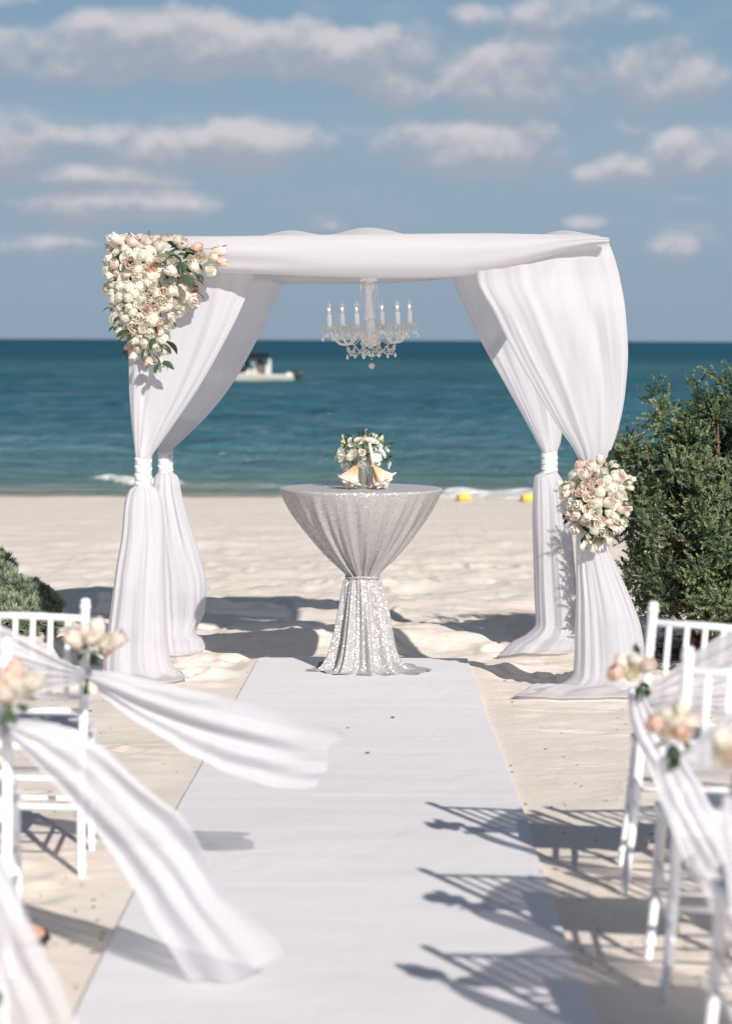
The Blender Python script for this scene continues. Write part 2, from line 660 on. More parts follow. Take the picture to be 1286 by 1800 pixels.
def sea_mat():
    m, t, out = new_mat('sea_water')
    g = t.n('ShaderNodeNewGeometry')
    P = g.outputs['Position']
    sp = t.n('ShaderNodeSeparateXYZ')
    t.put(sp.inputs[0], P)
    X, Y, Z = sp.outputs
    # depth reads through 1/distance from the shore: sandy shallows, teal, blue shelf, deep navy
    wob = t.noise(t.mapping(P, (0.012, 0.06, 1)), 1.0, 4, 0.55)
    inv = t.m('DIVIDE', 43.0, t.m('MAXIMUM', t.m('ADD', Y, t.m('MULTIPLY', t.m('SUBTRACT', wob, .5), 10.0)), 30.0))
    col = t.ramp(inv, [(0.0, (0.008, 0.068, 0.115)), (0.055, (0.009, 0.074, 0.122)), (0.105, (0.014, 0.090, 0.132)), (0.14, (0.040, 0.140, 0.160)),
                       (0.22, (0.021, 0.112, 0.152)), (0.42, (0.034, 0.130, 0.172)), (0.62, (0.060, 0.160, 0.195)), (0.75, (0.100, 0.205, 0.215)), (0.81, (0.150, 0.230, 0.215)),
                       (0.86, (0.235, 0.280, 0.235)), (0.93, (0.34, 0.34, 0.27))])
    # patches of weed, sand and wind on the water, long across the view
    a = t.noise(t.mapping(P, (0.05, 0.16, 1)), 1.0, 5, 0.6, .4)
    col = t.mix(t.m('MULTIPLY', t.smooth(a, .48, .68), 0.6), col, (0.070, 0.165, 0.215))
    b = t.noise(t.mapping(P, (0.03, 0.11, 1), (40, 7, 0)), 1.0, 5, 0.6, .4)
    col = t.mix(t.m('MULTIPLY', t.smooth(b, .50, .72), 0.6), col, (0.012, 0.075, 0.095))
    c2 = t.noise(t.mapping(P, (0.20, 0.55, 1)), 1.0, 5, 0.62, .6)
    near = t.m('SUBTRACT', 1.0, t.smooth(Y, 120.0, 420.0))
    col = t.mix(t.m('MULTIPLY', t.m('MULTIPLY', t.smooth(c2, .48, .62), 0.62), near), col, (0.110, 0.200, 0.250))
    fo = t.n('ShaderNodeAttribute', attribute_name='foam')
    fn = t.noise(t.mapping(P, (1.3, 1.0, 1)), 3.0, 5, 0.7)
    fm = t.smooth(t.m('ADD', fo.outputs['Fac'], t.m('MULTIPLY', t.m('SUBTRACT', fn, .5), 1.4)), .35, .75)
    fm = t.m('MULTIPLY', fm, t.smooth(fo.outputs['Fac'], 0.02, 0.2))
    p = t.n('ShaderNodeBsdfDiffuse')
    t.put(p.inputs[0], t.mix(fm, col, (0.78, 0.78, 0.76)))
    gl = t.n('ShaderNodeBsdfGlossy')
    gl.inputs['Roughness'].default_value = 0.22
    fr = t.n('ShaderNodeFresnel')
    fr.inputs[0].default_value = 1.33
    # wave faces hide one another at a low angle, which keeps a rough sea from mirroring the horizon
    kf = t.m('MULTIPLY', t.m('MINIMUM', fr.outputs[0], 0.14), t.m('MULTIPLY', t.m('SUBTRACT', 1.0, fm), 0.55))
    ms = t.n('ShaderNodeMixShader')
    t.put(ms.inputs[0], kf)
    t.nt.links.new(p.outputs[0], ms.inputs[1])
    t.nt.links.new(gl.outputs[0], ms.inputs[2])
    h1 = t.noise(t.mapping(P, (0.35, 0.8, 1)), 1.0, 5, 0.62)
    h2 = t.noise(t.mapping(P, (1.6, 3.0, 1)), 1.0, 4, 0.6)
    b1 = t.bump(h1, 0.9, 0.9)
    b2 = t.bump(h2, 0.6, 0.25, b1)
    t.put(p.inputs['Normal'], b2)
    t.put(gl.inputs['Normal'], b2)
    t.nt.links.new(ms.outputs[0], out.inputs[0])
    return m


def carpet_mat():
    m, t, out = new_mat('white_runner_cloth')
    g = t.n('ShaderNodeNewGeometry')
    P = g.outputs['Position']
    n1 = t.noise(P, 1.3, 5, 0.6)
    n2 = t.noise(t.mapping(P, (0.6, 4.0, 1)), 1.0, 4, 0.6)
    c = t.mix(t.smooth(n1, .3, .7), (0.755, 0.725, 0.735), (0.785, 0.755, 0.768))
    # sand trodden on to it here and there, most along the edges
    n3 = t.noise(P, 60.0, 4, 0.75)
    n4 = t.noise(P, 2.2, 4, 0.6)
    c = t.mix(t.m('MULTIPLY', t.m('MULTIPLY', t.smooth(n3, .55, .7), t.smooth(n4, .5, .7)), 0.3), c, (0.62, 0.56, 0.50))
    p = t.n('ShaderNodeBsdfPrincipled')
    t.put(p.inputs['Base Color'], c)
    p.inputs['Roughness'].default_value = 0.8
    p.inputs['Specular IOR Level'].default_value = 0.2
    w = t.noise(t.mapping(P, (1.4, 5.0, 1)), 1.0, 3, 0.5)
    b1 = t.bump(t.noise(P, 500.0, 2), 0.15, 0.001)
    w2 = t.noise(t.mapping(P, (2.2, 1.2, 1)), 1.6, 5, 0.6, 1.2)
    t.put(p.inputs['Normal'], t.bump(w2, 0.18, 0.03, t.bump(w, 0.30, 0.02, b1)))
    t.nt.links.new(p.outputs[0], out.inputs[0])
    return m


def sequin_mat():
    m, t, out = new_mat('silver_sequins')
    tc = t.n('ShaderNodeTexCoord')
    O = tc.outputs['Object']
    vor = t.n('ShaderNodeTexVoronoi', feature='F1')
    t.put(vor.inputs['Vector'], O)
    vor.inputs['Scale'].default_value = 215.0
    # every sequin hangs at its own tilt
    g = t.n('ShaderNodeNewGeometry')
    sub = t.n('ShaderNodeVectorMath', operation='SUBTRACT')
    t.put(sub.inputs[0], vor.outputs['Color'])
    sub.inputs[1].default_value = (0.5, 0.5, 0.5)
    sc = t.n('ShaderNodeVectorMath', operation='SCALE')
    t.put(sc.inputs[0], sub.outputs[0])
    sc.inputs['Scale'].default_value = 1.15
    ad = t.n('ShaderNodeVectorMath', operation='ADD')
    t.put(ad.inputs[0], g.outputs['Normal'])
    t.put(ad.inputs[1], sc.outputs[0])
    nm = t.n('ShaderNodeVectorMath', operation='NORMALIZE')
    t.put(nm.inputs[0], ad.outputs[0])
    p = t.n('ShaderNodeBsdfPrincipled')
    sepc = t.n('ShaderNodeSeparateXYZ')
    t.put(sepc.inputs[0], vor.outputs['Color'])
    t.put(p.inputs['Base Color'], t.mix(sepc.outputs[0], (0.34, 0.335, 0.345), (0.84, 0.835, 0.84)))
    p.inputs['Metallic'].default_value = 0.85
    p.inputs['Roughness'].default_value = 0.30
    t.put(p.inputs['Normal'], nm.outputs[0])
    # net ground between the sequins
    d = t.n('ShaderNodeBsdfDiffuse')
    d.inputs[0].default_value = (0.40, 0.385, 0.38, 1)
    mx = t.n('ShaderNodeMixShader')
    t.put(mx.inputs[0], t.smooth(vor.outputs['Distance'], 0.30, 0.62))
    t.nt.links.new(p.outputs[0], mx.inputs[1])
    t.nt.links.new(d.outputs[0], mx.inputs[2])
    mx2 = t.n('ShaderNodeMixShader')
    mx2.inputs[0].default_value = 0.20
    t.nt.links.new(mx.outputs[0], mx2.inputs[1])
    t.nt.links.new(d.outputs[0], mx2.inputs[2])
    t.nt.links.new(mx2.outputs[0], out.inputs[0])
    return m


def petal_mat(name, inner, outer, rim=None):
    """petals: UV.y runs from the base of a petal to its rim"""
    m, t, out = new_mat(name)
    tc = t.n('ShaderNodeTexCoord')
    sp = t.n('ShaderNodeSeparateXYZ')
    t.put(sp.inputs[0], tc.outputs['UV'])
    v = sp.outputs[1]
    oi = t.n('ShaderNodeObjectInfo')
    n = t.noise(tc.outputs['Object'], 30.0, 3)
    c = t.mix(t.smooth(t.m('ADD', v, t.m('MULTIPLY', t.m('SUBTRACT', n, .5), .5)), 0.1, 0.75), inner, outer)
    if rim:
        c = t.mix(t.m('MULTIPLY', t.smooth(v, 0.70, 1.0), t.smooth(oi.outputs['Random'], .2, .9)), c, rim)
    c = t.mix(t.m('MULTIPLY', oi.outputs['Random'], 0.08), c, (0.76, 0.66, 0.50))
    d = t.n('ShaderNodeBsdfDiffuse')
    t.put(d.inputs[0], c)
    tr = t.n('ShaderNodeBsdfTranslucent')
    t.put(tr.inputs[0], c)
    gl = t.n('ShaderNodeBsdfGlossy')
    gl.inputs['Roughness'].default_value = 0.5
    mx = t.n('ShaderNodeMixShader')
    mx.inputs[0].default_value = 0.48
    t.nt.links.new(d.outputs[0], mx.inputs[1])
    t.nt.links.new(tr.outputs[0], mx.inputs[2])
    m2 = t.n('ShaderNodeMixShader')
    m2.inputs[0].default_value = 0.03
    t.nt.links.new(mx.outputs[0], m2.inputs[1])
    t.nt.links.new(gl.outputs[0], m2.inputs[2])
    t.nt.links.new(m2.outputs[0], out.inputs[0])
    return m


def leaf_mat(name, c1, c2, rough=0.5, trans=0.25, usecol=False):
    m, t, out = new_mat(name)
    tc = t.n('ShaderNodeTexCoord')
    if usecol:
        a = t.n('ShaderNodeAttribute', attribute_name='tone')
        f = a.outputs['Fac']
    else:
        oi = t.n('ShaderNodeObjectInfo')
        f = t.m('ADD', t.m('MULTIPLY', oi.outputs['Random'], .7), t.m('MULTIPLY', t.noise(tc.outputs['Object'], 40.0, 3), .4))
    c = t.mix(f, c1, c2)
    p = t.n('ShaderNodeBsdfPrincipled')
    t.put(p.inputs['Base Color'], c)
    p.inputs['Roughness'].default_value = rough
    p.inputs['Specular IOR Level'].default_value = 0.35
    tr = t.n('ShaderNodeBsdfTranslucent')
    t.put(tr.inputs[0], c)
    mx = t.n('ShaderNodeMixShader')
    mx.inputs[0].default_value = trans
    t.nt.links.new(p.outputs[0], mx.inputs[1])
    t.nt.links.new(tr.outputs[0], mx.inputs[2])
    t.nt.links.new(mx.outputs[0], out.inputs[0])
    return m


def crystal_mat(name, col=(0.93, 0.92, 0.90), clear=0.35, body=0.35):
    m, t, out = new_mat(name)
    fr = t.n('ShaderNodeFresnel')
    fr.inputs[0].default_value = 1.6
    gl = t.n('ShaderNodeBsdfGlossy')
    gl.inputs['Roughness'].default_value = 0.08
    gl.inputs[0].default_value = (1, 1, 1, 1)
    tp = t.n('ShaderNodeBsdfTransparent')
    tp.inputs[0].default_value = (0.97, 0.97, 0.97, 1)
    d = t.n('ShaderNodeBsdfTranslucent')
    d.inputs[0].default_value = tuple(col) + (1,)
    d2 = t.n('ShaderNodeBsdfDiffuse')
    d2.inputs[0].default_value = tuple(col) + (1,)
    a = t.n('ShaderNodeMixShader')
    a.inputs[0].default_value = 0.6
    t.nt.links.new(d.outputs[0], a.inputs[1])
    t.nt.links.new(d2.outputs[0], a.inputs[2])
    b = t.n('ShaderNodeMixShader')
    b.inputs[0].default_value = clear
    t.nt.links.new(a.outputs[0], b.inputs[1])
    t.nt.links.new(tp.outputs[0], b.inputs[2])
    c = t.n('ShaderNodeMixShader')
    t.put(c.inputs[0], t.m('ADD', t.m('MULTIPLY', fr.outputs[0], 0.4), 0.04, clamp=True))
    t.nt.links.new(b.outputs[0], c.inputs[1])
    t.nt.links.new(gl.outputs[0], c.inputs[2])
    t.nt.links.new(c.outputs[0], out.inputs[0])
    return m


def glass_mat(name):
    return crystal_mat(name, (0.8, 0.85, 0.83), 0.88)


# ------------------------------------------------------------------ sand, sea, runner
def axis(segs):
    out = [segs[0][0]]
    for a, b, n in segs:
        out += list(np.linspace(a, b, n + 1)[1:])
    return np.array(out)


def grow(a, b, d0, k):
    r = [a]
    d = d0
    s = 1 if b > a else -1
    while (b - r[-1]) * s > d:
        r.append(r[-1] + s * d)
        d *= k
    r.append(b)
    return r


def build_ground():
    xs_c = np.arange(-3.2, 3.2001, 0.0125)
    right = grow(3.2, 420, 0.03, 1.07)[1:]
    xs = np.array([-v for v in right[::-1]] + list(xs_c) + right)
    ys = [4.6]
    while ys[-1] < 47:
        ys.append(ys[-1] + max(0.010, 1.9 * ys[-1] ** 2 / 6387.0 * 0.9))
    ys = np.array(grow(4.6, -120, 0.05, 1.12)[1:][::-1] + ys + [48, 49.5, 52, 56, 62, 75])
    X, Y = np.meshgrid(xs, ys)
    Z = ground_z_prints(X.ravel(), Y.ravel())
    Z = np.where(Y.ravel() > 50, Z - (Y.ravel() - 50) * 0.05, Z)
    V = np.stack([X.ravel(), Y.ravel(), Z], -1)
    me = mesh_np('sand', V, grid_faces(len(ys), len(xs)))
    tag(obj('beach_sand', me, sand_mat()), 'pale trodden beach sand sloping down to the sea', kind='structure')


SEA_Z = -1.57


def build_sea():
    xs_c = np.arange(-11, 11.001, 0.055)
    right = grow(11, 9000, 0.09, 1.055)[1:]
    xs = np.array([-v for v in right[::-1]] + list(xs_c) + right)
    ys = [42.5]
    while ys[-1] < 30000:
        ys.append(ys[-1] + max(0.06, ys[-1] ** 2 / 13090 * 0.75))
    ys = np.array(ys)
    X, Y = np.meshgrid(xs, ys)
    x = X.ravel()
    y = Y.ravel()
    g = sstep(y, 47, 70)
    far = 1 - sstep(y, 300, 900)
    w = 0.16 * fbm(x * 0.16, y * 0.42, 3, 31) * g + 0.09 * fbm(x * 0.55, y * 1.3, 3, 37) * (0.25 + .75 * g)
    w = w + 0.05 * np.sin(y * 1.15 + 1.5 * vnoise(x * .2, y * .2, 41) * 3) * g
    z = SEA_Z + w * far * 1.4
    # wave run-up along the shore and one small breaker
    foam = np.zeros_like(x)
    edge = 46.2 + 0.5 * vnoise(x * 0.35, x * 0 + 3.0, 50) + 0.12 * vnoise(x * 1.6, x * 0 + 8.0, 51)
    rightside = sstep(x, -2.8, -0.3)
    foam += np.exp(-((y - edge - 0.5) / 0.42) ** 2) * (0.45 + .7 * rightside)
    r2 = sstep(x, 0.8, 2.0)
    foam += np.exp(-((y - edge - 1.5) / 0.8) ** 2) * 0.85 * r2
    z = z + 0.17 * np.exp(-((y - edge - 1.9) / 0.55) ** 2) * r2 * (0.75 + 0.9 * vnoise(x * 1.3, y * .4, 54))
    z = z + 0.07 * np.exp(-((y - edge - 0.9) / 0.5) ** 2) * rightside
    bx = sstep(x, -6.6, -5.4) * (1 - sstep(x, -4.2, -3.6)) + 0.35 * sstep(x, -4.2, -3.4) * (1 - sstep(x, -2.2, -1.5))
    by = 52.6 + 0.3 * vnoise(x * .7, x * 0, 60) - 1.6 * sstep(x, -5.8, -4.8)
    z = z + 0.15 * np.exp(-((y - by) / 0.6) ** 2) * bx
    foam += 1.0 * np.exp(-((y - by + 0.2) / 0.55) ** 2) * bx
    foam += 0.0 * sstep(fbm(x * 0.5, y * 0.7, 3, 77), 0.46, 0.62) * sstep(y, 60, 70) * (1 - sstep(y, 120, 200))
    V = np.stack([x, y, z], -1)
    me = mesh_np('sea', V, grid_faces(len(ys), len(xs)), attrs={'foam': foam})
    tag(obj('sea_water', me, sea_mat()), 'rippled teal sea reaching to the horizon', kind='structure')


def build_runner():
    ys = np.linspace(2.6, CARPET_FAR, 360)
    nc = 60
    xl, xr = carpet_edges(ys)
    wob = 0.006 * vnoise(ys * 1.1, ys * 0, 70) * 2
    xl = xl + wob
    xr = xr + 0.010 * vnoise(ys * .9, ys * 0, 71) * 2
    u = np.linspace(0, 1, nc)
    X = xl[:, None] * (1 - u) + xr[:, None] * u
    Y = np.repeat(ys[:, None], nc, 1)
    Z = -SLOPE * Y + 0.016 + 0.003 * fbm(X * .9, Y * 1.6, 3, 72)
    Z = Z + 0.002 * np.exp(-((Y - 12.55) / .02) ** 2) + 0.002 * np.exp(-((Y - 9.55) / .02) ** 2)
    top = np.stack([X.ravel(), Y.ravel(), Z.ravel()], -1)
    bot = top - np.array([0, 0, 0.030])
    n = len(top)
    V = np.concatenate([top, bot])
    F = list(map(tuple, grid_faces(len(ys), nc)))
    m = len(ys)
    ring = [i for i in range(nc)] + [r * nc + nc - 1 for r in range(1, m)] + [(m - 1) * nc + c for c in range(nc - 2, -1, -1)] + [r * nc for r in range(m - 2, 0, -1)]
    for a, b in zip(ring, ring[1:] + ring[:1]):
        F.append((a, a + n, b + n, b))
    me = mesh_np('runner', V, F)
    me.set_sharp_from_angle(angle=rad(40))
    tag(obj('aisle_runner', me, carpet_mat()), 'long white aisle runner laid on the sand up to the silver table', 'carpet')


build_ground()
build_sea()
build_runner()


# ------------------------------------------------------------------ draped cloth
def drape(rows, nfold=(9, 17, 31), seed=0, nr=130, nc=260, origin=(0, 0, 0), twist=0.5, top_pinch=False):
    """closed hanging curtain. rows: (py, xl, xr, Y, thick, amp). Outline on the photograph, folds as geometry"""
    rows = np.array(rows, float)
    k = np.concatenate([[0], np.cumsum(np.abs(np.diff(rows[:, 0])) + 0.4 * np.abs(np.diff(rows[:, 1])) + 4)])
    q = np.linspace(0, k[-1], nr)
    py, xl, xr, Yd, th, am = [pchip(k, rows[:, i], q) for i in range(6)]
    rs = np.random.RandomState(seed)
    a = np.linspace(-0.45, math.pi + 0.45, nc)
    ph = rs.rand(8) * 6.28
    V = np.zeros((nr, nc, 3))
    UV = np.zeros((nr, nc, 2))
    for i in range(nr):
        t = i / (nr - 1)
        L = at(xl[i], py[i], Yd[i])
        Rr = at(xr[i], py[i], Yd[i])
        c = (L + Rr) / 2
        hw = (Rr[0] - L[0]) / 2
        ca, sa = np.cos(a), np.sin(a)
        drift = twist * (vnoise(a * 1.3 + 5, a * 0 + t * 3.0, seed) * 2)
        wv = vnoise(a * 2.1 + 11, a * 0 + t * 1.7, seed + 40) * 2
        f = 0.60 * np.sin(nfold[0] * a + ph[0] + drift * 3 + t * 1.2 + 2.2 * wv) * (0.75 + .6 * wv) + 0.30 * np.sin(nfold[1] * a + ph[1] - t * 1.6 + drift * 4) * (0.7 - .6 * wv) + 0.12 * np.sin(nfold[2] * a + ph[2] + drift * 5)
        f = f + 1.1 * fbm(a * 2.6 + 3, a * 0 + t * 2.2, 3, seed + 50)
        edge = 1 - 0.75 * np.abs(ca) ** 6
        x = c[0] + hw * np.sign(ca) * np.abs(ca) ** 0.85 * (1 + 0.03 * am[i] / max(hw, .02) * f)
        yy = c[1] - th[i] * sa * (1 + 0.15 * f) - 0.46 * am[i] * f * edge * np.where(sa > -.2, 1, -.6)
        z = L[2] * (1 - (ca + 1) / 2) + Rr[2] * (ca + 1) / 2
        z = z + 0 * a
        V[i, :, 0] = x
        V[i, :, 1] = yy
        V[i, :, 2] = z
        UV[i, :, 0] = a / 6.283
        UV[i, :, 1] = t
    fl = ground_z(V[:, :, 0].ravel(), V[:, :, 1].ravel()).reshape(nr, nc) + 0.020
    wl = sstep(np.linspace(0, 1, nr), .955, 1.0)[:, None]
    V[:, :, 2] = V[:, :, 2] * (1 - wl) + fl * wl
    V[:, :, 2] = np.maximum(V[:, :, 2], fl + 0.010 * (1 + np.sin(a * 9))[None, :] * (V[:, :, 2] < fl + .02) * (1 - wl))
    me = mesh_np('drape', V.reshape(-1, 3) - np.array(origin), grid_faces(nr, nc), UV.reshape(-1, 2))
    return me


def tie(px, py0, py1, w, Y, seed, origin):
    """gathered band wound round post and curtain"""
    nr, nc = 60, 48
    c0, c1 = at(px, py0, Y), at(px, py1, Y)
    r = w / 2 / ppm(Y)
    a = np.linspace(0, 2 * math.pi, nc, endpoint=False)
    V = np.zeros((nr, nc, 3))
    UV = np.zeros((nr, nc, 2))
    for i in range(nr):
        t = i / (nr - 1)
        c = c0 * (1 - t) + c1 * t
        rr = r * (1 + 0.028 * np.sin(t * 44 + 2.2 * np.sin(a + seed) + seed) + 0.04 * np.sin(t * 21 - 2 * np.cos(a * 1 + seed)))
        e = min(t, 1 - t)
        rr = rr * (0.90 + 0.10 * min(1, e / 0.05))
        V[i] = np.stack([c[0] + rr * np.cos(a), c[1] + rr * np.sin(a), c[2] + 0.006 * np.sin(a * 2 + seed) + 0 * a], -1)
        UV[i, :, 0] = a / 6.28
        UV[i, :, 1] = t
    return mesh_np('tie', V.reshape(-1, 3) - np.array(origin), grid_faces(nr, nc, True), UV.reshape(-1, 2))


YFL, YFR, YB = 14.1, 13.5, 15.9
arch_o = np.array([0.0, 14.8, gz(0, 14.8)])


def build_arch():
    root = thing('wedding_arch', arch_o, 'square white wedding arch with gathered chiffon curtains on four posts over the silver table', 'arch')
    O = tuple(arch_o)
    topz = at(251, 424, YFL)[2]
    corners = {}
    for nm, (px, Y) in {'fl': (252, YFL), 'fr': (1040, YFR + .12), 'bl': (291, YB), 'br': (966, YB)}.items():
        b = at(px, 900, Y)
        corners[nm] = (b[0], Y)
        mb = MB()
        z0 = gz(b[0], Y) - 0.15
        mb.box((b[0], Y, (z0 + topz) / 2), (0.05, 0.05, topz - z0), bevel=0.004)
        obj('post', mb.mesh('post', False, O), M_POLE, root)
    for a, b in (('fl', 'fr'), ('bl', 'br'), ('fl', 'bl'), ('fr', 'br')):
        A, B = Vector((*corners[a], topz - 0.03)), Vector((*corners[b], topz - 0.03))
        d = (B - A).normalized()
        mb = MB()
        L = (B - A).length - 0.055
        mid = (A + B) / 2
        rot = Matrix.Rotation(math.atan2(d.y, d.x), 3, 'Z')
        mb.box(tuple(mid), (L, 0.046, 0.06), rot, 0.004)
        obj('beam', mb.mesh('beam', False, O), M_POLE, root)
    T = 0.045

    def rows_at(lst, Y0, th, am):
        return [(p, a, b, Y, t, m) for (p, a, b, Y, t, m) in lst]
    # front left
    Y = YFL
    fl = [(432, 212, 452, Y, .035, .028), (480, 216, 447, Y, .04, .030), (540, 221, 425, Y, .045, .030), (600, 226, 395, Y, .05, .028), (680, 227, 350, Y, .05, .024),
          (740, 231, 310, Y, .05, .018), (785, 236, 279, Y, .045, .010), (805, 238, 267, Y, .042, .005), (852, 238, 267, Y, .042, .005), (860, 228, 276, Y, .055, .010),
          (885, 219, 286, Y, .075, .018), (940, 214, 290, Y, .09, .024), (1000, 204, 290, Y, .11, .026), (1060, 196, 292, Y, .12, .028), (1110, 189, 294, Y, .13, .028),
          (1160, 182, 300, Y - .02, .14, .026), (1188, 181, 314, Y - .06, .15, .024), (1200, 190, 326, Y - .15, .14, .02), (1209, 205, 334, Y - .30, .08, .012)]
    bl = [(445, 305, 520, YB, .035, .02), (498, 300, 498, YB, .04, .024), (560, 292, 470, YB, .045, .024), (620, 285, 440, YB, .045, .022), (680, 281, 405, YB, .045, .018),
          (730, 279, 365, YB, .045, .014), (775, 278, 320, YB, .042, .008), (792, 278, 304, YB, .042, .005), (829, 278, 304, YB, .042, .005), (838, 272, 313, YB, .05, .01),
          (870, 268, 320, YB, .07, .018), (920, 268, 334, YB, .09, .022), (970, 268, 350, YB, .11, .026), (1030, 270, 363, YB, .12, .03), (1075, 275, 360, YB, .12, .03),
          (1105, 285, 346, YB - .03, .12, .022), (1114, 286, 344, YB - .05, .12, .012), (1121, 284, 355, YB - .06, .13, .02), (1135, 284, 361, YB - .08, .13, .02), (1146, 292, 356, YB - .20, .07, .01)]
    br = [(440, 800, 1015, YB, .035, .02), (487, 797, 1010, YB, .04, .022), (540, 816, 1006, YB, .045, .024), (610, 850, 1000, YB, .045, .022), (670, 884, 995, YB, .045, .018),
          (735, 920, 990, YB, .045, .014), (780, 944, 984, YB, .042, .008), (796, 951, 979, YB, .042, .005), (829, 951, 979, YB, .042, .005), (837, 939, 984, YB, .05, .01),
          (862, 936, 995, YB, .07, .018), (905, 935, 1001, YB, .09, .024), (980, 937, 1008, YB, .11, .026), (1050, 939, 1014, YB, .12, .028), (1095, 941, 1016, YB - .02, .13, .028),
          (1115, 925, 1018, YB - .06, .14, .02), (1128, 900, 1016, YB - .14, .15, .02), (1138, 882, 1013, YB - .24, .13, .016), (1146, 870, 1010, YB - .36, .06, .008)]
    Y = YFR
    fr = [(418, 1030, 1066, Y + .02, .03, .004), (426, 985, 1069, Y + .02, .03, .006), (434, 930, 1072, Y + .03, .03, .010), (446, 838, 1077, Y + .03, .03, .016), (485, 838, 1088, Y + .05, .045, .024), (550, 868, 1099, Y, .06, .032), (620, 903, 1103, Y, .065, .030), (690, 944, 1098, Y, .06, .026),
          (750, 980, 1087, Y, .055, .020), (795, 1010, 1072, Y, .05, .012), (816, 1018, 1062, Y, .045, .006), (868, 1018, 1060, Y, .045, .006), (880, 1014, 1062, Y, .055, .01),
          (930, 1012, 1062, Y, .07, .016), (960, 1012, 1069, Y, .08, .02), (1000, 1012, 1085, Y, .09, .026), (1050, 1012, 1107, Y, .11, .03), (1100, 1010, 1125, Y, .12, .032),
          (1150, 1009, 1133, Y, .14, .03), (1185, 1006, 1136, Y - .02, .15, .028), (1203, 985, 1139, Y - .08, .16, .024), (1216, 945, 1141, Y - .18, .15, .02), (1228, 915, 1140, Y - .32, .11, .014), (1237, 900, 1130, Y - .46, .05, .006)]
    for rows, nf, sd in ((fl, (5, 9, 18), 1), (bl, (5, 9, 17), 2), (br, (5, 9, 17), 3), (fr, (4, 8, 16), 4)):
        obj('curtain', drape(rows, nf, sd, origin=O), M_CURTAIN, root)
    for args in ((252, 805, 854, 30, YFL, 1.0), (291, 792, 830, 27, YB, 2.0), (965, 795, 831, 29, YB, 3.1), (1040, 815, 868, 42, YFR, 4.2)):
        obj('tieback', tie(*args, O), M_TIE, root)

    # cloth wound along the front and rear beams
    def swag(xs, top, bot, Y0, Y1, th, seed, nfold, amp):
        nr, nc = 220, 72
        px = np.linspace(xs[0], xs[-1], nr)
        tp = pchip([a for a, b in top], [b for a, b in top], px)
        bt = pchip([a for a, b in bot], [b for a, b in bot], px)
        a = np.linspace(0, 2 * math.pi, nc, endpoint=False)
        V = np.zeros((nr, nc, 3))
        UV = np.zeros((nr, nc, 2))
        for i in range(nr):
            t = i / (nr - 1)
            Y = Y0 + (Y1 - Y0) * t
            A, B = at(px[i], tp[i], Y), at(px[i], bt[i], Y)
            c = (A + B) / 2
            hh = (A[2] - B[2]) / 2
            s, co = np.sin(a), np.cos(a)
            thh = th * (0.35 + 0.65 * min(1, hh / 0.09))
            f = np.sin(nfold * a + 2.5 * vnoise(a * .8, a * 0 + t * 3, seed) * 2 + 1.6 * t + seed) + 0.5 * np.sin(nfold * 2.3 * a + 4 * t + seed)
            z = c[2] + hh * co
            y = Y - thh * s * (1 + 0 * f) - amp * f * np.abs(s)
            x = c[0] + 0.0 * a
            V[i] = np.stack([x, y, z], -1)
            UV[i, :, 0] = t
            UV[i, :, 1] = a / 6.283
        return mesh_np('swag', V.reshape(-1, 3) - np.array(O), grid_faces(nr, nc, True), UV.reshape(-1, 2))
    obj('swag', swag((200, 1069), [(200, 416), (300, 415), (390, 415), (520, 413), (640, 412), (850, 410), (970, 412), (1030, 413), (1069, 418)],
                     [(200, 462), (300, 472), (400, 479), (500, 483), (600, 487), (700, 489), (780, 488), (850, 481), (900, 470), (950, 455), (1000, 441), (1045, 431), (1069, 428)],
                     YFL - .02, YFR - .10, 0.085, 3.0, 3, 0.006), M_SWAG, root)
    obj('swag', swag((285, 1010), [(285, 432), (640, 436), (1010, 432)],
                     [(285, 480), (350, 492), (450, 497), (560, 499), (640, 499), (700, 497), (790, 489), (860, 474), (930, 455), (1010, 440)],
                     YB, YB, 0.06, 7.0, 3, 0.006), M_SWAG, root)
    # cloth laid over the top, lifted by the wind
    nr, nc = 60, 160
    U, Vv = np.meshgrid(np.linspace(0, 1, nc), np.linspace(0, 1, nr))
    xl = corners['fl'][0] * (1 - Vv) + corners['bl'][0] * Vv - .02
    xr = corners['fr'][0] * (1 - Vv) + corners['br'][0] * Vv + .03
    X = xl * (1 - U) + xr * U
    Yf = corners['fl'][1] * (1 - U) + corners['fr'][1] * U - .03
    Yy = Yf * (1 - Vv) + (YB + .03) * Vv
    pxl = U * 790 + 262
    bil = 0.052 * sstep(pxl, 385, 470) * (1 - sstep(pxl, 700, 800)) + 0.03 * np.exp(-((pxl - 660) / 60) ** 2) + 0.050 * np.exp(-((pxl - 1010) / 48) ** 2) + 0.012 * np.sin(pxl / 26)
    Z = topz + 0.012 + np.sin(np.clip(Vv * 1.0, 0, 1) * math.pi) ** 0.8 * (bil + 0.012) + 0.008 * np.sin(U * 40 + 3 * Vv)
    me = mesh_np('roof', np.stack([X.ravel(), Yy.ravel(), Z.ravel()], -1) - np.array(O), grid_faces(nr, nc), np.stack([U.ravel(), Vv.ravel()], -1))
    obj('canopy', me, M_SWAG, root)


build_arch()


# ------------------------------------------------------------------ silver table
TBX, TBY = at(634, 857, 14.35)[0], 14.35
TB_TOP = at(634, 857, 14.35)[2]
TB_G = -SLOPE * TBY + 0.018


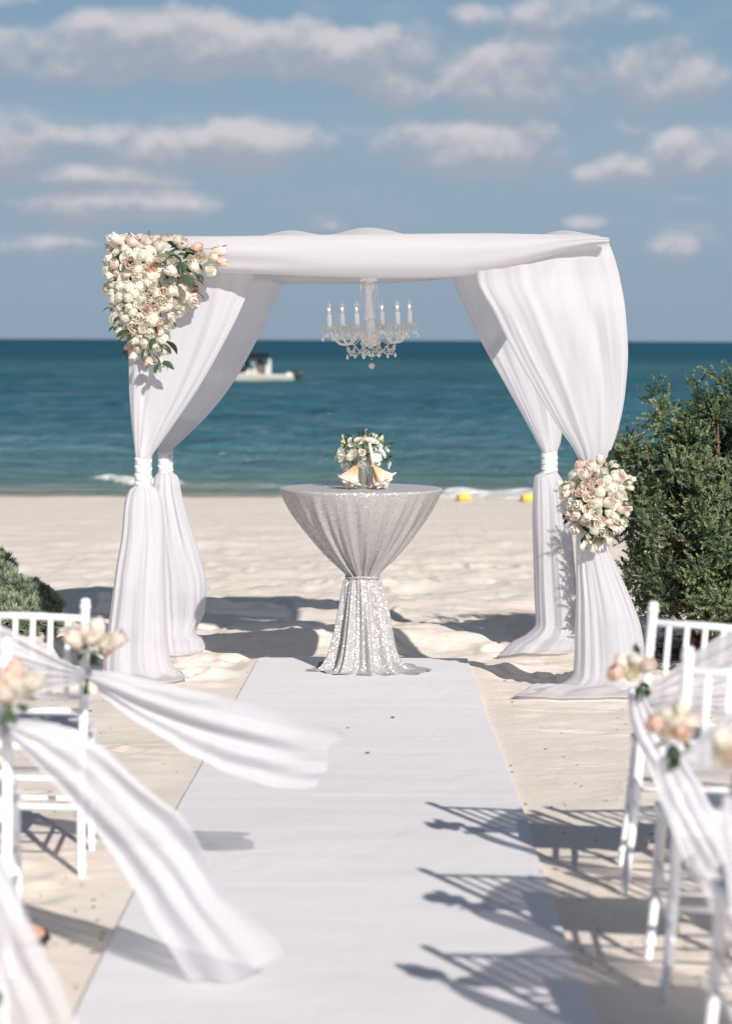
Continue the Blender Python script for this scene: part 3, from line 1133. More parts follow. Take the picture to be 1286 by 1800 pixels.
def build_table():
    root = thing('cocktail_table', (TBX, TBY, TB_G), 'tall round cocktail table hidden under the silver sequin cloth', 'table')
    H = TB_TOP - TB_G
    mb = MB()
    mb.lathe([(0.0001, H - .03), (.46, H - .03), (.465, H - .02), (.465, H - .008), (.46, H - .004), (.0001, H - .004)], n=64)
    obj('tabletop', mb.mesh('tabletop', True, auto=40), simple('table_board', (.5, .45, .4), .6), root)
    mb = MB()
    mb.lathe([(.035, .03), (.035, H - .03)], n=20)
    obj('column', mb.mesh('column', True, auto=40), simple('dark_steel', (.03, .03, .032), .4, .6), root)
    mb = MB()
    for k in range(4):
        a = rad(88 + 90 * k)
        d = Vector((math.cos(a), math.sin(a), 0))
        rot = Matrix.Rotation(a, 3, 'Z')
        L_ = .245 if k == 1 else .15
        mb.box(tuple(d * L_ * .5 + Vector((0, 0, .025))), (L_, .05, .03), rot, .005)
        mb.box(tuple(d * (L_ - .015) + Vector((0, 0, .022))), (.035, .055, .04), rot, .004)
    obj('foot_cross', mb.mesh('foot', False), bpy.data.materials['dark_steel'], root)
    # cloth
    s = ppm(TBY)
    prof = [(-1, 0), ]
    nr, nc = 300, 480
    # py, half width px, fold amp (m), offset px of axis
    P = [(857.0, 0.5, 0, 0), (857.0, 70, 0, 0), (857.0, 132, 0, 0), (857.5, 141, 0, 0), (860, 143.5, 0, 0), (866, 141.5, .0015, 0), (880, 135, .005, 0), (900, 124, .009, 0), (925, 107, .013, 0),
         (955, 83, .017, 1), (980, 60, .020, 1.5), (998, 41, .018, 2), (1010, 30, .012, 3), (1014, 28, .009, 3), (1018, 31, .010, 3), (1035, 36, .014, 4), (1070, 43, .020, 5),
         (1110, 51, .026, 6), (1145, 60, .032, 7), (1168, 70, .036, 7), (1180, 82, .038, 7), (1184.5, 92, .03, 6)]
    P = np.array(P, float)
    k = np.concatenate([[0], np.cumsum(np.hypot(np.diff(P[:, 0]), np.diff(P[:, 1])) + .5)])
    q = np.linspace(0, k[-1], nr)
    py, hw, am, ox = [pchip(k, P[:, i], q) for i in range(4)]
    a = np.linspace(0, 2 * math.pi, nc, endpoint=False)
    V = np.zeros((nr, nc, 3))
    UV = np.zeros((nr, nc, 2))
    hem = 0.055 * vnoise(a * 1.9 + 4, a * 0, 21) * 2
    hem = (hem * 0.5 + 0.5 * np.roll(hem, nc // 3))
    for i in range(nr):
        z = at(634, py[i], TBY)[2] - TB_G
        low = sstep(py[i], 1010, 1020)
        dr = 2.0 * vnoise(np.cos(a) * 2 + 5, np.sin(a) * 2 + py[i] / 160, 22)
        fu = 0.6 * np.sin(17 * a + dr * 2) + 0.35 * np.sin(29 * a + 1 + dr * 3) + .25 * np.sin(43 * a + dr)
        fu = np.where(fu < 0, -np.abs(fu) ** 0.7, np.abs(fu) ** 1.1)
        fd = 0.65 * np.sin(9 * a + 2.3 + dr * 2) + 0.35 * np.sin(15 * a + .4 + dr * 2) + .2 * np.sin(26 * a)
        fd = np.where(fd < 0, -np.abs(fd) ** 0.75, np.abs(fd))
        f = fu * (1 - low) + fd * low
        r = hw[i] / s + am[i] * (f - 0.4)
        bottom = sstep(py[i], 1158, 1184)
        r = r * (1 + bottom * (0.22 * vnoise(a * 1.0 + 9, a * 0 + 2, 24) * 2 + 0.25 * np.maximum(0, np.cos(a + 0.25)) ** 6 + 0.30 * np.maximum(0, np.cos(a - math.pi - .35)) ** 8))
        zz = z + 0 * a
        zz = np.maximum(zz, 0.003 + 0.010 * np.abs(np.sin(a * 7)) * bottom)
        V[i] = np.stack([r * np.cos(a) + ox[i] / s * 1.0, r * np.sin(a), zz], -1)
        UV[i, :, 0] = a / 6.28
        UV[i, :, 1] = i / nr
    me = mesh_np('cloth', V.reshape(-1, 3), grid_faces(nr, nc, True), UV.reshape(-1, 2))
    cl = thing('sequin_tablecloth', (TBX, TBY, TB_G), 'silver sequin tablecloth tied in at the waist of the round table', 'tablecloth')
    obj('cloth', me, sequin_mat(), cl)
    mb = MB()
    n = 40
    c = at(637, 1013.5, TBY)
    pts = [(c[0] - TBX + .098 * math.cos(2 * math.pi * i / n), .098 * math.sin(2 * math.pi * i / n), c[2] - TB_G + .004 * math.sin(3 * 2 * math.pi * i / n)) for i in range(n + 1)]
    mb.tube(pts, .008, 8)
    obj('sash_tie', mb.mesh('tie'), bpy.data.materials['silver_sequins'], cl)


build_table()

# ------------------------------------------------------------------ flowers
M_ROSE = [petal_mat('cream_petals', (0.86, 0.82, 0.66), (0.90, 0.87, 0.80), (0.90, 0.82, 0.75)),
          petal_mat('blush_petals', (0.89, 0.78, 0.66), (0.90, 0.82, 0.76), (0.90, 0.70, 0.62)),
          petal_mat('peach_petals', (0.89, 0.62, 0.46), (0.90, 0.73, 0.63), (0.90, 0.55, 0.45))]
M_HYD = petal_mat('white_hydrangea', (0.85, 0.84, 0.70), (0.90, 0.885, 0.82))
M_WPET = petal_mat('white_petals', (0.80, 0.82, 0.66), (0.89, 0.89, 0.86))
M_LEAF = leaf_mat('rose_leaf', (0.022, 0.050, 0.030), (0.060, 0.105, 0.050), 0.42, .15)
M_LEAF2 = leaf_mat('pale_leaf', (0.10, 0.15, 0.075), (0.20, 0.26, 0.14), 0.5, .3)
M_STEM = simple('flower_stem', (0.20, 0.25, 0.11), 0.6)


def rose_mesh(name, openness, n_pet=10, seed=0, hgt=1.0):
    rs = random.Random(seed)
    V, F, UV = [], [], []
    for p in range(n_pet):
        lay = p / n_pet
        th0 = p * 2.399 + rs.uniform(-.2, .2)
        half = 0.75 + 0.55 * lay
        rb = 0.06 + 0.12 * lay
        rmid = 0.14 + (0.26 + 0.10 * openness) * lay
        rtop = 0.07 + lay * (0.22 + 0.42 * openness)
        ht = hgt * (1.0 - 0.22 * lay * openness + rs.uniform(-.04, .04))
        nu, nv = 6, 6
        o = len(V)
        for j in range(nv):
            v = j / (nv - 1)
            r = rb * (1 - v) ** 2 + 2 * rmid * v * (1 - v) * 1.5 + rtop * v * v
            curl = max(0, v - .75) * 4 * lay * openness
            r += 0.10 * curl
            z = ht * (v ** 0.85) - 0.10 * curl
            w = half * math.sin(math.pi * (0.18 + 0.62 * v)) * (1 if v < .95 else .8)
            for i in range(nu):
                uu = -1 + 2 * i / (nu - 1)
                th = th0 + uu * w
                zz = z - 0.14 * abs(uu) ** 2.5 * v * ht
                rr = r + 0.03 * uu * lay + 0.03 * math.sin(uu * 3 + p) * v
                V.append((rr * math.cos(th), rr * math.sin(th), zz))
                UV.append((uu * .5 + .5, v))
        for j in range(nv - 1):
            for i in range(nu - 1):
                a = o + j * nu + i
                F.append((a, a + 1, a + nu + 1, a + nu))
    return mesh_np(name, np.array(V), F, np.array(UV))


def hyd_mesh(name, seed, n=70):
    rs = random.Random(seed)
    V, F, UV = [], [], []
    for k in range(n):
        z = 1 - 1.25 * (k + .5) / n
        th = k * 2.399
        r = math.sqrt(max(0, 1 - z * z))
        d = Vector((r * math.cos(th), r * math.sin(th), z)).normalized()
        c = d * (0.78 + rs.uniform(-.16, .12))
        q = d.to_track_quat('Z', 'Y') @ Quaternion((0, 0, 1), rs.uniform(0, 1.6))
        sz = rs.uniform(.23, .33)
        for m in range(4):
            a = m * math.pi / 2
            o = len(V)
            for (x, y, zz, v) in ((0, 0, 0, 0), (.55, -.42, .10, .6), (1.0, 0, .02 + rs.uniform(-.1, .2), 1), (.55, .42, .10, .6)):
                X = x * math.cos(a) - y * math.sin(a)
                Y = x * math.sin(a) + y * math.cos(a)
                p = c + q @ Vector((X * sz, Y * sz, zz * sz))
                V.append(tuple(p))
                UV.append((.5, v))
            F.append((o, o + 1, o + 2, o + 3))
    return mesh_np(name, np.array(V), F, np.array(UV), smooth=False)


def leaf_mesh(name, ratio=0.5):
    V, F, UV = [], [], []
    n = 6
    for i in range(n):
        t = i / (n - 1)
        w = ratio * math.sin(math.pi * min(1, t * 0.94 + 0.05)) ** 0.8 * .5
        z = 0.18 * math.sin(t * 2.4) - .12 * t
        V += [(t, -w, z + w * .35), (t, 0, z), (t, w, z + w * .35)]
        UV += [(0, t)] * 3
    for i in range(n - 1):
        for j in range(2):
            a = i * 3 + j
            F.append((a, a + 3, a + 4, a + 1))
    return mesh_np(name, np.array(V), F, np.array(UV))


ROSES = {}
for mi in range(3):
    for kind, (op, npet, h) in {'bud': (0.12, 8, 1.15), 'half': (0.5, 11, .95), 'open': (0.95, 15, .75)}.items():
        me = rose_mesh('rose_%s' % kind, op, npet, mi * 10 + len(kind), h)
        me.materials.append(M_ROSE[mi])
        ROSES[(mi, kind)] = me
HYDS = []
for k in range(3):
    me = hyd_mesh('hydrangea_head', 60 + k)
    me.materials.append(M_HYD)
    HYDS.append(me)
LEAF = leaf_mesh('leaf')
LEAF.materials.append(M_LEAF)
LEAFP = leaf_mesh('leaf_pale', .38)
LEAFP.materials.append(M_LEAF2)


def lisianthus():
    me = rose_mesh('white_bloom', 1.25, 9, 91, .55)
    me.materials.append(M_WPET)
    return me


WBLOOM = lisianthus()


def place(name, me, pos, direction, size, root, spin=None, kind=None):
    q = Vector(direction).normalized().to_track_quat('Z', 'Y') @ Quaternion((0, 0, 1), R_.uniform(0, 6.28) if spin is None else spin)
    o = obj(name, me, None, root, Vector(pos) - root.location, q, size)
    return o


def place_leaf(me, pos, direction, size, root):
    d = Vector(direction).normalized()
    q = d.to_track_quat('X', 'Z') @ Quaternion((1, 0, 0), R_.uniform(-.9, .9))
    return obj('leaf', me, None, root, Vector(pos) - root.location, q, size)


def bloom_at(px, py, Y, rpx, out_dir, root, kind=None, mi=None):
    """one bloom whose middle is near px,py at distance Y and rpx wide to its rim"""
    p = Vector(at(px, py, Y))
    r = rpx / ppm(Y)
    if kind is None:
        kind = R_.choices(['bud', 'half', 'open', 'hyd'], [3, 3, 2.4, 3])[0]
    if mi is None:
        mi = R_.choices([0, 1, 2], [6, 3, 1])[0]
    d = Vector(out_dir).normalized()
    if kind == 'hyd':
        return place('hydrangea', HYDS[R_.randrange(3)], p - d * r * .5, d, r * 1.15, root)
    me = ROSES[(mi, kind)]
    sc = {'bud': 2.6, 'half': 2.1, 'open': 1.62}[kind] * r * 1.0
    return place('rose', me, p - d * sc * .5, d, sc, root)


def in_poly(x, y, P):
    c = False
    j = len(P) - 1
    for i in range(len(P)):
        if ((P[i][1] > y) != (P[j][1] > y)) and (x < (P[j][0] - P[i][0]) * (y - P[i][1]) / (P[j][1] - P[i][1]) + P[i][0]):
            c = not c
        j = i
    return c


def edge_dist(x, y, P):
    best = 1e9
    for i in range(len(P)):
        ax, ay = P[i]
        bx, by = P[(i + 1) % len(P)]
        t = max(0, min(1, ((x - ax) * (bx - ax) + (y - ay) * (by - ay)) / ((bx - ax) ** 2 + (by - ay) ** 2)))
        best = min(best, math.hypot(x - ax - t * (bx - ax), y - ay - t * (by - ay)))
    return best


def arrangement(root, poly, Y, seed, mean_r, bulge, skip=None, leaves=60, centre=None, mix=None, hydp=.3):
    rs = random.Random(seed)
    xs = [p[0] for p in poly]
    ys = [p[1] for p in poly]
    pts = []
    tries = 0
    cx, cy = centre or (sum(xs) / len(xs), sum(ys) / len(ys))
    while tries < 9000:
        tries += 1
        x, y = rs.uniform(min(xs), max(xs)), rs.uniform(min(ys), max(ys))
        if not in_poly(x, y, poly) or (skip and skip(x, y)):
            continue
        r = mean_r * rs.uniform(.72, 1.25)
        if all(math.hypot(x - a, y - b) > (r + c) * .67 for a, b, c in pts):
            pts.append((x, y, r))
    for x, y, r in pts:
        e = edge_dist(x, y, poly)
        dz = bulge * math.sqrt(min(1, e / (mean_r * 4.0)))
        dx, dy = (x - cx), (y - cy)
        L = math.hypot(dx, dy) + 1e-6
        k = 1 - min(1, e / (mean_r * 4.0))
        d = Vector((dx / L * (0.2 + 1.0 * k) + rs.uniform(-.35, .35), -1.0 + .45 * k, -dy / L * (0.2 + 1.0 * k) + rs.uniform(-.3, .45)))
        kd = 'hyd' if rs.random() < hydp else rs.choice(['bud', 'half', 'half', 'open', 'open'])
        bloom_at(x, y, Y - dz, r * (1.25 if kd == 'hyd' else 1), d, root, kd, (mix or (lambda a, b: None))(x, y))
    # greenery between the heads
    for k in range(leaves):
        for _ in range(30):
            x, y = rs.uniform(min(xs) - 4, max(xs) + 4), rs.uniform(min(ys), max(ys) + 4)
            if in_poly(x, y, poly):
                break
        e = edge_dist(x, y, poly)
        dz = bulge * math.sqrt(min(1, e / (mean_r * 4.0))) - 0.035
        dx, dy = (x - cx), (y - cy)
        d = Vector((dx + rs.uniform(-25, 25), rs.uniform(-30, 5), -dy + rs.uniform(-25, 25)))
        place_leaf(LEAF if rs.random() < .75 else LEAFP, at(x, y, Y - dz), d, rs.uniform(.045, .075), root)
    return pts


def build_corner_flowers():
    c = at(262, 520, YFL - .1)
    root = thing('corner_flowers', c, 'large cascade of cream roses and white hydrangea on the left corner of the arch', 'flower arrangement')
    poly = [(190, 440), (197, 424), (225, 416), (262, 414), (288, 424), (300, 440), (303, 470), (330, 478), (348, 500), (350, 530), (325, 548), (305, 565), (292, 590), (288, 612), (262, 618),
            (228, 612), (210, 588), (196, 560), (189, 530), (188, 480)]
    Y = YFL - .12

    def mix(x, y):
        q = R_.random()
        if x > 320 or y > 600:
            return 1 if q < .6 else (2 if q < .75 else 0)
        return 0 if q < .58 else (1 if q < .88 else 2)
    core = MB()
    arrangement(root, poly, Y, 3, 9.8, 0.15, skip=lambda x, y: (x > 296 and y < 478), leaves=46, centre=(258, 500), mix=mix, hydp=.36)
    # foam core wrapped in moss, wholly behind the heads
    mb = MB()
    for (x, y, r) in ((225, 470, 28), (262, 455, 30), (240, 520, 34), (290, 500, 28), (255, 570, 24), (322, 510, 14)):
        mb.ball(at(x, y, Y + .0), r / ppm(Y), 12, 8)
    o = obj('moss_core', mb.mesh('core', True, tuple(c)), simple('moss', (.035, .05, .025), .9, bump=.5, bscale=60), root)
    # leaf spray at the upper right with long-stemmed roses
    for (x, y, r, k, m, dv) in ((312, 422, 10, 'half', 1, (.1, -.4, .9)), (319, 430, 9, 'bud', 1, (.5, -.5, .6)), (345, 434, 8, 'bud', 2, (.9, -.3, .1)), (384, 440, 10, 'bud', 1, (1, -.15, .12)),
                             (388, 460, 8, 'bud', 2, (.9, -.3, -.3)), (351, 454, 11, 'half', 1, (.3, -.9, .2)), (334, 455, 7, 'bud', 0, (.2, -.9, .3)), (303, 461, 10, 'half', 0, (.1, -.9, .2)),
                             (342, 471, 10, 'bud', 0, (-.4, -.5, .6)), (303, 477, 10, 'bud', 0, (-.6, -.6, .2)), (368, 475, 11, 'half', 0, (.7, -.6, .1)), (376, 452, 8, 'bud', 0, (.8, -.4, .2)),
                             (352, 490, 8, 'hyd', 0, (.6, -.7, .1)), (341, 526, 13, 'half', 1, (.5, -.6, -.4)), (208, 422, 9, 'bud', 1, (-.8, -.3, .6)), (192, 485, 7, 'half', 0, (-1, -.2, 0)),
                             (235, 627, 8, 'half', 1, (0, -.25, -1)), (262, 637, 9, 'half', 2, (0, -.3, -1)), (212, 586, 8, 'half', 0, (-.5, -.5, -.6)), (289, 614, 7, 'bud', 1, (.4, -.3, -.9)),
                             (272, 608, 8, 'bud', 0, (.4, -.6, -.4)), (283, 636, 7, 'bud', 0, (.3, -.3, -.9)), (276, 648, 4, 'bud', 0, (.1, -.3, -1)), (235, 595, 13, 'hyd', 0, (0, -1, 0)), (322, 505, 15, 'hyd', 0, (.2, -1, .1))):
        bloom_at(x, y, Y - (.24 if x > 296 and y < 480 else .10), r, dv, root, k, m)
    for (x0, y0, x1, y1) in ((330, 442, 376, 438), (335, 450, 382, 459), (322, 450, 312, 430), (345, 448, 340, 436), (262, 610, 261, 630), (240, 605, 236, 622), (275, 615, 283, 632)):
        mb = MB()
        dq = .22 if y0 < 480 else .06
        A, B = Vector(at(x0, y0, Y - dq)), Vector(at(x1, y1, Y - dq - .02))
        mb.tube([A, (A + B) / 2 + Vector((0, -.01, .008)), B], .0028, 5)
        obj('stem', mb.mesh('stem', True, tuple(c)), M_STEM, root)
    rs = random.Random(4)
    spots = [(306, 450, 8, -8), (314, 462, 2, -12), (326, 472, 12, -4), (320, 440, 12, -2), (298, 444, 12, 2), (308, 462, 12, -8), (322, 455, 10, 4), (330, 452, 8, -10), (300, 470, 10, -8), (336, 470, 6, -12), (300, 436, 20, 1), (312, 448, 5, -.3), (322, 462, 10, -1), (330, 478, 20, -2), (318, 470, -10, -1), (308, 440, 4, 3), (326, 445, 16, 2), (316, 455, -8, 1), (336, 490, 16, -8), (322, 482, 4, -8),
             (300, 452, -10, 0), (332, 462, 12, -6), (345, 482, 8, -8), (346, 515, 10, -10), (315, 492, -6, -10), (312, 438, -12, 8), (340, 446, 20, 4), (305, 470, -14, -6),
             (276, 600, 6, -14), (284, 606, 10, -10), (270, 592, -2, -14), (256, 612, -2, -16), (262, 600, 2, -16), (278, 640, -4, -14), (275, 636, -10, -8), (283, 636, 10, -6), (245, 585, -10, -8),
             (228, 582, -12, -6), (220, 590, -8, -12), (268, 622, 6, -10), (292, 600, 10, -12), (250, 575, -4, -8), (232, 575, 8, -8), (262, 566, 6, -10)]
    for (x, y, dx, dy) in spots:
        place_leaf(LEAFP if rs.random() < .2 else LEAF, at(x, y, Y - (.20 if x > 292 and y < 485 else .09) - rs.uniform(0, .04)), (dx, rs.uniform(-6, 0), dy), rs.uniform(.06, .10), root)


def build_post_flowers():
    Y = YFR - .12
    c = at(1050, 885, Y)
    root = thing('post_flowers', c, 'round cluster of blush and cream roses tied on the front right curtain of the arch', 'flower arrangement')
    poly = [(1000, 842), (1014, 818), (1040, 812), (1070, 812), (1090, 818), (1098, 838), (1100, 870), (1098, 905), (1090, 925), (1076, 945), (1056, 957), (1034, 955), (1018, 938), (1004, 920), (996, 895), (990, 862)]

    def mix(x, y):
        q = R_.random()
        return (2 if q < .2 else 1 if q < .75 else 0) if y < 870 else (0 if q < .6 else 1)
    arrangement(root, poly, Y, 8, 9.8, 0.17, leaves=34, centre=(1048, 878), mix=mix, hydp=.17)
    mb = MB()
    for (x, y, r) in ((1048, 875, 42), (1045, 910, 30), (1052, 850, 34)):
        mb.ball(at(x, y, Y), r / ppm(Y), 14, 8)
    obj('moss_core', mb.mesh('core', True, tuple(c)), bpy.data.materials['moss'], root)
    for (x, y, r, k, m, dv) in ((1021, 818, 11, 'half', 2, (-.4, -.3, .9)), (1077, 818, 10, 'half', 1, (.3, -.3, .9)), (1053, 808, 7, 'bud', 0, (0, -.3, 1)), (1038, 816, 9, 'half', 1, (0, -.4, 1)), (992, 856, 10, 'half', 0, (-.8, -.5, .2)), (985, 850, 5, 'bud', 0, (-1, -.2, .3)),
                             (1107, 847, 6, 'hyd', 0, (1, -.2, .3)), (1110, 843, 5, 'bud', 0, (1, -.2, .4)), (1106, 857, 5, 'bud', 0, (1, -.2, -.1)), (1105, 892, 6, 'half', 0, (1, -.4, -.1)), (1101, 903, 6, 'half', 0, (1, -.4, -.3)), (1086, 928, 11, 'half', 0, (.7, -.4, -.6)), (1000, 905, 9, 'half', 1, (-.9, -.5, -.2)),
                             (1010, 930, 10, 'half', 0, (-.6, -.5, -.6)), (1033, 950, 9, 'half', 1, (-.2, -.3, -.9)), (1052, 955, 9, 'bud', 0, (0, -.3, -.9)), (1067, 945, 8, 'bud', 0, (.5, -.4, -.8)), (1043, 962, 6, 'bud', 0, (-.1, -.3, -1)), (1024, 956, 7, 'bud', 0, (-.5, -.3, -.9))):
        bloom_at(x, y, Y - .06, r, dv, root, k, m)
    for (x, y, dx, dy) in ((1095, 848, 12, 3), (1098, 890, 12, -2), (1043, 930, -2, -14), (1048, 935, 4, -14), (1036, 932, -6, -10), (1040, 926, 2, -10), (1068, 930, 12, -8), (1060, 826, 4, 10), (1066, 832, 10, 4), (1000, 850, -10, -4), (1030, 942, -8, -14), (1075, 905, 10, -4), (1055, 940, 6, -12), (1060, 925, 8, -8)):
        place_leaf(LEAF if R_.random() < .6 else LEAFP, at(x, y, Y - .10), (dx, -3, dy), R_.uniform(.05, .085), root)


build_corner_flowers()
build_post_flowers()


# ------------------------------------------------------------------ table centrepiece
def build_centre():
    Y = TBY - .05
    b = at(638, 853, Y)
    bz = TB_TOP + .002
    vase = thing('glass_vase', (b[0], Y, bz), 'clear glass vase of stems between the two conch shells', 'vase')
    mb = MB()
    r, h = .047, .19
    mb.lathe([(.0001, 0), (r, 0), (r + .001, .01), (r + .002, h), (r - .001, h), (r - .003, .012), (.0001, .012)], n=28)
    obj('glass', mb.mesh('glass', True, auto=40), glass_mat('clear_glass'), vase)
    rs = random.Random(2)
    flo = thing('table_bouquet', (b[0], Y, bz + .012), 'bouquet of white blooms and green leaves standing in the glass vase', 'bouquet')
    mb = MB()
    for k in range(18):
        a = rs.uniform(0, 6.28)
        q = rs.uniform(.008, .036)
        p0 = Vector((math.cos(a + 2.2) * q, math.sin(a + 2.2) * q, .004))
        p1 = Vector((math.cos(a) * q, math.sin(a) * q, h - .01))
        p2 = p1 + Vector((math.cos(a) * .05, math.sin(a) * .05, .06))
        mb.tube([p0, (p0 + p1) / 2, p1, p2], .0032, 5)
    obj('stems', mb.mesh('stems'), M_STEM, flo)
    # blooms: px, py, r, kind
    L = [(600, 800, 9), (596, 793, 6), (608, 812, 10), (612, 786, 8), (622, 778, 8), (618, 800, 9), (628, 790, 9), (606, 824, 8), (630, 772, 6), (640, 780, 8), (655, 775, 9), (662, 768, 7), (667, 782, 6),
         (648, 790, 7), (655, 800, 6), (637, 800, 8), (672, 795, 6), (624, 815, 7), (676, 800, 5), (645, 812, 7), (684, 816, 6), (634, 818, 6), (603, 806, 8), (615, 772, 5), (590, 806, 5), (610, 796, 8), (626, 806, 8), (646, 800, 8), (660, 792, 7), (650, 772, 7), (664, 812, 6), (668, 802, 6), (680, 790, 5), (632, 786, 8)]
    for (x, y, rr) in L:
        p = Vector(at(x, y, Y - rs.uniform(-.03, .09)))
        d = Vector(((x - 640) / 30 + rs.uniform(-.3, .3), -.7, (810 - y) / 30 + rs.uniform(-.2, .2)))
        s_ = rr / ppm(Y) * 1.75
        place('bloom', WBLOOM, p - d.normalized() * s_ * .3, d, s_, flo)
    place('rose', ROSES[(2, 'half')], at(637, 776, Y - .09), (0, -.6, .8), .03, flo)
    place('rose', ROSES[(1, 'open')], at(636, 796, Y - .10), (0, -.9, .3), .035, flo)
    for k in range(110):
        a = rs.uniform(0, 6.28)
        x = 640 + rs.uniform(-40, 44)
        y = 800 - rs.uniform(-22, 34) * math.sqrt(max(0.05, 1 - ((x - 640) / 50) ** 2))
        d = ((x - 640) / 18 + rs.uniform(-1, 1), rs.uniform(-1.2, .4), (815 - y) / 14 + rs.uniform(-1, 1))
        place_leaf(LEAF if rs.random() < .5 else LEAFP, at(x, y, Y - rs.uniform(-.05, .06)), d, rs.uniform(.028, .052), flo)
    # snapdragon spikes
    for (x0, y0, x1, y1) in ((641, 778, 643, 753), (604, 785, 601, 763), (656, 775, 652, 765), (668, 775, 673, 765), (612, 780, 617, 770)):
        mb = MB()
        A, B = Vector(at(x0, y0, Y)), Vector(at(x1, y1, Y))
        mb.tube([A, B], [.003, .0015], 5)
        n = 9
        for i in range(n):
            t = i / n
            p = A + (B - A) * (t * .95 + .05)
            q = rs.uniform(0, 6.28)
            mb.ball(tuple(p + Vector((math.cos(q) * .008, math.sin(q) * .008, 0)) * (1.1 - t)), .010 * (1.15 - t * .7), 6, 4, 1.3)
        obj('flower_spike', mb.mesh('spike', True, tuple(flo.location)), simple('green_buds', (.42, .46, .22), .6), flo)
    # pale disc of a seashell and a tall slim shell in front of the blooms
    return b, bz


def conch_mesh(seed, mirror):
    """queen conch: widening whorl with a row of shoulder spikes, spire at one end, flared lip"""
    rs = random.Random(seed)
    nr, nc = 60, 72
    V = np.zeros((nr, nc, 3))
    UV = np.zeros((nr, nc, 2))
    sp = [(i * 1.05 + 0.4) for i in range(6)]
    for i in range(nr):
        t = i / (nr - 1)          # 0 = siphon tip, 1 = spire tip
        # radius along the axis
        r = float(pchip([0, .12, .35, .62, .72, .80, .88, .94, 1.0], [.03, .12, .25, .40, .36, .24, .15, .08, .01], t))
        for j in range(nc):
            a = 2 * math.pi * j / nc
            lip = 0
            rr = r * (1 + .10 * math.cos(a - .8))
            if t < .70:
                rr += .12 * math.exp(-((a - 5.2) / .42) ** 2) * math.sin(math.pi * min(1, t / .7)) ** .6
                rr -= .12 * math.exp(-((a - 4.55) / .25) ** 2) * math.sin(math.pi * min(1, t / .7))
            spk = 0
            for s_ in sp:
                da = (a - s_ + math.pi) % (2 * math.pi) - math.pi
                spk += .19 * math.exp(-(da / .17) ** 2) * math.exp(-((t - .64) / .05) ** 2)
                spk += .16 * math.exp(-((da + .3) / .16) ** 2) * math.exp(-((t - .79) / .03) ** 2)
            rr += spk
            rr += .012 * math.sin(t * 60 + a * 2)
            V[i, j] = (rr * math.cos(a) * mirror, rr * math.sin(a), t)
            UV[i, j] = (a / 6.28, t)
    return mesh_np('conch', V.reshape(-1, 3), grid_faces(nr, nc, True), UV.reshape(-1, 2))


def conch_mat(name, c_lip, c_body):
    m, t, out = new_mat(name)
    tc = t.n('ShaderNodeTexCoord')
    sp = t.n('ShaderNodeSeparateXYZ')
    t.put(sp.inputs[0], tc.outputs['UV'])
    n = t.noise(tc.outputs['Object'], 4.0, 4, .6)
    n2 = t.noise(tc.outputs['Object'], 14.0, 4, .6)
    f = t.m('ADD', sp.outputs[1], t.m('MULTIPLY', t.m('SUBTRACT', n, .5), .9))
    c = t.ramp(f, [(0.05, c_lip), (.42, c_body), (.62, (.80, .58, .44)), (.85, (.80, .73, .68))])
    c = t.mix(t.m('MULTIPLY', t.smooth(n2, .5, .7), .5), c, (.82, .74, .70))
    p = t.n('ShaderNodeBsdfPrincipled')
    t.put(p.inputs['Base Color'], c)
    p.inputs['Roughness'].default_value = .35
    t.put(p.inputs['Normal'], t.bump(n2, .5, .05))
    t.nt.links.new(p.outputs[0], out.inputs[0])
    return m


def build_shells(b, bz):
    Y = TBY - .17
    for (px, seed, mir, tilt, lab, lip, body, szz) in (
            (617, 1, 1, 22, 'pink and orange spiked conch shell standing left of the glass vase', (.82, .30, .12), (.80, .52, .42), .150),
            (668, 2, -1, -30, 'pale orange spiked conch shell standing right of the glass vase', (.80, .36, .14), (.80, .56, .40), .160)):
        p = at(px, 853, Y)
        root = thing('conch_shell', (p[0], Y, bz), lab, 'shell', 'conch shells on the table')
        me = conch_mesh(seed, mir)
        q = Matrix.Rotation(rad(180), 4, 'Y')
        rot = (Matrix.Rotation(rad(tilt), 3, 'Y') @ Matrix.Rotation(rad(180), 3, 'Y') @ Matrix.Rotation(rad(-60 if mir > 0 else 30), 3, 'Z'))
        me.transform(rot.to_4x4() @ Matrix.Scale(szz, 4))
        zmin = min(v.co.z for v in me.vertices)
        xm = sum(v.co.x for v in me.vertices) / len(me.vertices)
        me.transform(Matrix.Translation((-xm, 0, -zmin - .002)))
        obj('shell', me, conch_mat('conch_%d' % seed, lip, body), root)
    # slim pale shell and round scallop in the flowers
    p = at(651, 812, Y + .02)
    sc = thing('scallop_shell', tuple(p), 'round cream scallop shell resting upright in the white bouquet', 'shell')
    c = at(661, 805, Y + .03)
    V, F = [], []
    n, m = 36, 5
    for j in range(m):
        rr = .030 * j / (m - 1)
        for i in range(n):
            a = 2 * math.pi * i / n
            V.append((c[0] - p[0] + rr * math.cos(a) * 1.05, c[1] - p[1] - .010 * (1 - (j / (m - 1)) ** 2) + .0008 * math.cos(a * 18) * j, c[2] - p[2] + rr * math.sin(a) * .9))
    V = np.array(V)
    me = mesh_np('scallop', V, grid_faces(m, n, True))
    obj('shell', me, simple('cream_shell', (.76, .74, .62), .4), sc)
    mb = MB()
    A, B = Vector(at(655, 818, Y + .04)), Vector(at(649, 778, Y + .02))
    mb.tube([A, (A + B) / 2 + Vector((.004, -.004, 0)), B], [.012, .010, .007], 10)
    mb.ball(tuple(A), .0125, 10, 6)
    o = thing('candle_taper', tuple(A), 'slim ivory taper leaning in the white bouquet', 'candle')
    obj('taper', mb.mesh('taper', True, tuple(A)), simple('ivory', (.80, .76, .68), .5), o)


_b, _bz = build_centre()
build_shells(_b, _bz)


